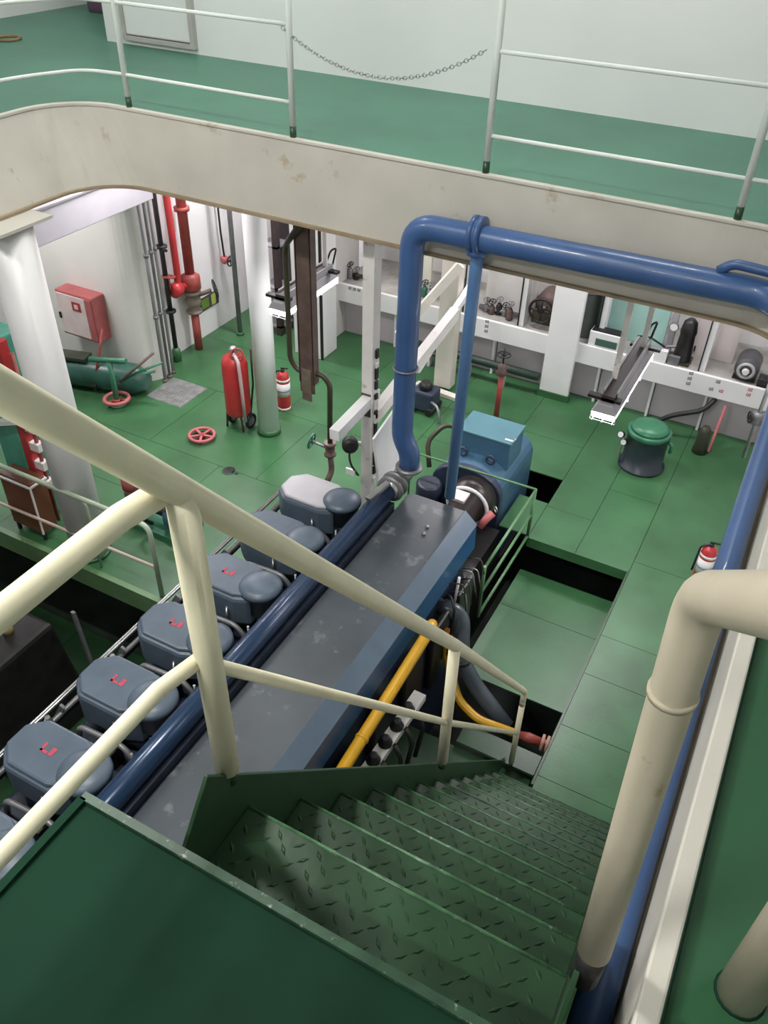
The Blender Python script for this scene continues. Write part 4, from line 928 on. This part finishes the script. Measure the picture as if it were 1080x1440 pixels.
MB().box(bb.x-.02, bb.x+.25, 9.68, 9.85, ZT, ZT+.1).build('body', BLACK, o, bevel=.008); MB().tube([(bb.x+.05, 9.76, ZT+.1), (bb.x+.05, 9.76, ZT+.14), (bb.x+.18, 9.76, ZT+.14), (bb.x+.18, 9.76, ZT+.1)], .008, 6).build('handle', GREYM, o)

# items in front of the far wall
q = PZ(905, 662, 0)
dr = thing('filter_drum', (-.95, 8.6, 0), 'dark drum with green lid and pressure gauges standing on the plates', 'drum')
dx_, dy_ = -.985, 8.62
MB().lathe((dx_, dy_, 0), [(.27, 0), (.27, .03), (.235, .04), (.235, .44), (.25, .45)], 32).build('shell', mat('drum_navy', (.022, .032, .042), .4, var=.2), dr)
MB().lathe((dx_, dy_, .44), [(.25, 0), (.25, .05), (.235, .06)], 32).build('rim', G_MACH, dr)
MB().lathe((dx_, dy_, .5), [(.22, 0), (.21, .03), (.16, .06), (.08, .075), (.003, .08)], 32).build('lid', mat('lid_green', (.03, .16, .08), .35), dr)
for (ox, oz) in ((-.27, .42), (-.22, .33)):
    g_ = MB().lathe((dx_+ox, dy_-.14, oz), [(.03, 0), (.042, .01), (.042, .04)], 16, (-.3, -.9, .3)).build('gauge', BLACK, dr)
    MB().lathe((dx_+ox-.012, dy_-.177, oz+.012), [(.034, 0), (.034, .004)], 16, (-.3, -.9, .3)).build('dial', WHITE, g_)
MB().tube([(dx_-.25, dy_-.1, .35), (dx_-.26, dy_-.14, .2), (dx_-.24, dy_-.12, .03)], .014, 8, bend=.06).build('drain_pipe', STEEL, dr)
MB().tube([(dx_+.23, dy_, .4), (dx_+.29, dy_-.02, .38), (dx_+.28, dy_-.03, .28)], .02, 8, bend=.03).build('side_lug', G_MACH, dr)
q = PY(985, 585, 9.5)
hs = thing('black_hose', (-.7, 9.3, 0), 'black hose dropping from the shelf to the plates behind the drum', 'hose')
MB().tube([(q.x+.1, 9.62, .545), (q.x+.02, 9.5, .42), (q.x-.35, 9.4, .28), (q.x-.6, 9.35, .02)], .03, 10, bend=.12).build('hose_run', BLACK, hs)
MB().lathe((q.x-.62, 9.34, 0), [(.045, 0), (.045, .04), (.03, .06)], 12).build('end_fitting', GREYM, hs)
ct = thing('black_canister', (q.x, 9.35, 0), 'black canister with olive foot under the shelf', 'canister')
MB().lathe((q.x+.12, 9.25, 0), [(.09, 0), (.08, .1), (.07, .3), (.04, .36)], 16).build('body', mat('olive_dark', (.03, .035, .02), .5), ct)
MB().bar((q.x+.22, 9.3, .005), (q.x+.24, 9.56, .52), .03, .05).build('support', PINKR, ct)
q = PZ(697, 590, 0)
rv = thing('red_valve_stand', (q.x, q.y, 0), 'rusty red valve stand behind the blue terminal box', 'valve')
tz = PY(702, 497, q.y).z
MB().cyl((q.x, q.y, 0), (q.x, q.y, tz*.75), .035, 12).build('stem', REDD, rv)
MB().lathe((q.x, q.y, tz*.7), [(.05, 0), (.08, .02), (.05, .06), (.06, .12), (.02, .16)], 14).build('valve_body', BROWN, rv)
MB().cyl((q.x, q.y, tz*.8), (q.x, q.y, tz+.08), .012, 8).build('spindle', DARK, rv)
MB().wheel((q.x, q.y, tz), .08, .01, (0, 0, 1), 5, .02).build('handwheel', DARK, rv)
dpp = thing('wall_base_pipe', (-3.5, 9.45, .15), 'dark green pipe on low brackets running along under the shelf', 'pipe')
MB().tube([(-4.6, 9.5, .27), (-2.62, 9.5, .27)], .055, 14).build('pipe_run', mat('dark_green_pipe', (.02, .04, .03), .45, var=.2), dpp)
for x in (-4.2, -3.6, -3.1): MB().box(x-.02, x+.02, 9.46, 9.54, 0, .24).build('bracket', WHITE2, dpp)
q = PZ(597, 575, 0)
sm = thing('small_machine', (q.x, q.y, 0), 'small dark machine with hoses behind the thick blue pipe', 'machine')
MB().box(q.x-.15, q.x+.15, q.y-.12, q.y+.15, 0.03, .3).build('body', mat('machine_navy', (.03, .04, .07), .5, var=.2), sm, bevel=.03)
MB().lathe((q.x, q.y, .3), [(.08, 0), (.09, .04), (.06, .1)], 14).build('motor', DARK, sm)
MB().tube([(q.x+.12, q.y-.1, .2), (q.x+.25, q.y-.15, .18), (q.x+.33, q.y-.25, .02)], .018, 8, bend=.08).build('hose', GREYM, sm)
for s_ in (-1, 1): MB().cyl((q.x+s_*.12, q.y-.15, .05), (q.x+s_*.12, q.y+.17, .05), .05, 12).build('wheel', BLACK, sm)
q = PZ(432, 500, 0)
wc = thing('white_cabinet', (q.x, q.y, 0), 'tall white locker with black edge behind the hanging brown channel', 'cabinet')
MB().box(q.x-.2, q.x+.25, q.y, q.y+.4, 0.0, 2.2).build('body', WHITE, wc, bevel=.008)
MB().box(q.x+.235, q.x+.262, q.y-.013, q.y+.02, 0.0, 2.2).build('black_edge', BLACK, wc)
MB().lathe((q.x+.27, q.y+.1, 1.1), [(.07, 0), (.07, .03)], 16, (1, 0, 0)).build('round_lock', BLACK, wc)
MB().box(q.x-.18, q.x+.23, q.y-.012, q.y, .05, 2.15).build('door', WHITE, wc)
q = PZ(385, 470, 0)
dk = thing('dark_gap_filler', (q.x, q.y, 0), 'dark brown rack shape filling a dark doorway gap behind the slender white pillar', 'rack')  # dark shelving shape added in place of a dark doorway gap
for dx in (-.12, .1): MB().box(q.x+dx-.04, q.x+dx+.04, q.y, q.y+.08, 0, 2.6).build('upright', mat('gap_dark_brown', (.05, .035, .035), .5, var=.2), dk)
for z in (.12, .4, .7, 1.3, 1.9): MB().box(q.x-.15, q.x+.14, q.y, q.y+.3, z, z+.03).build('shelf_board', GREYP, dk)
MB().box(q.x-.15, q.x+.14, q.y+.3, q.y+.32, 0, 2.6).build('back', mat('gap_dark_back', (.06, .05, .055), .5), dk)
ec = MB().box(-5.95, -5.72, 9.5, 10.2, 0, DZ-.08); tag(ec.build('wall_casing', mat('casing_grey', (.6, .57, .55), .5, var=.05), bevel=.02), 'pale square casing closing the end of the long shelf', 'casing')
# right hand bulkhead valves
rvv = thing('bulkhead_valve', (.1, 8.8, 1.6), 'grey valve with lever on the right hand white bulkhead', 'valve')
MB().lathe((.06, 8.9, .75), [(.03, 0), (.07, .02), (.05, .08), (.07, .14), (.03, .16)], 14).build('valve_body', GREYM, rvv)
MB().tube([(.06, 8.9, .3), (.06, 8.9, 1.6)], .022, 10).build('pipe_run', STEEL, rvv)
MB().wheel((-.02, 8.86, .84), .06, .009, (1, .4, 0), 4, .016).build('handwheel', DARK, rvv)
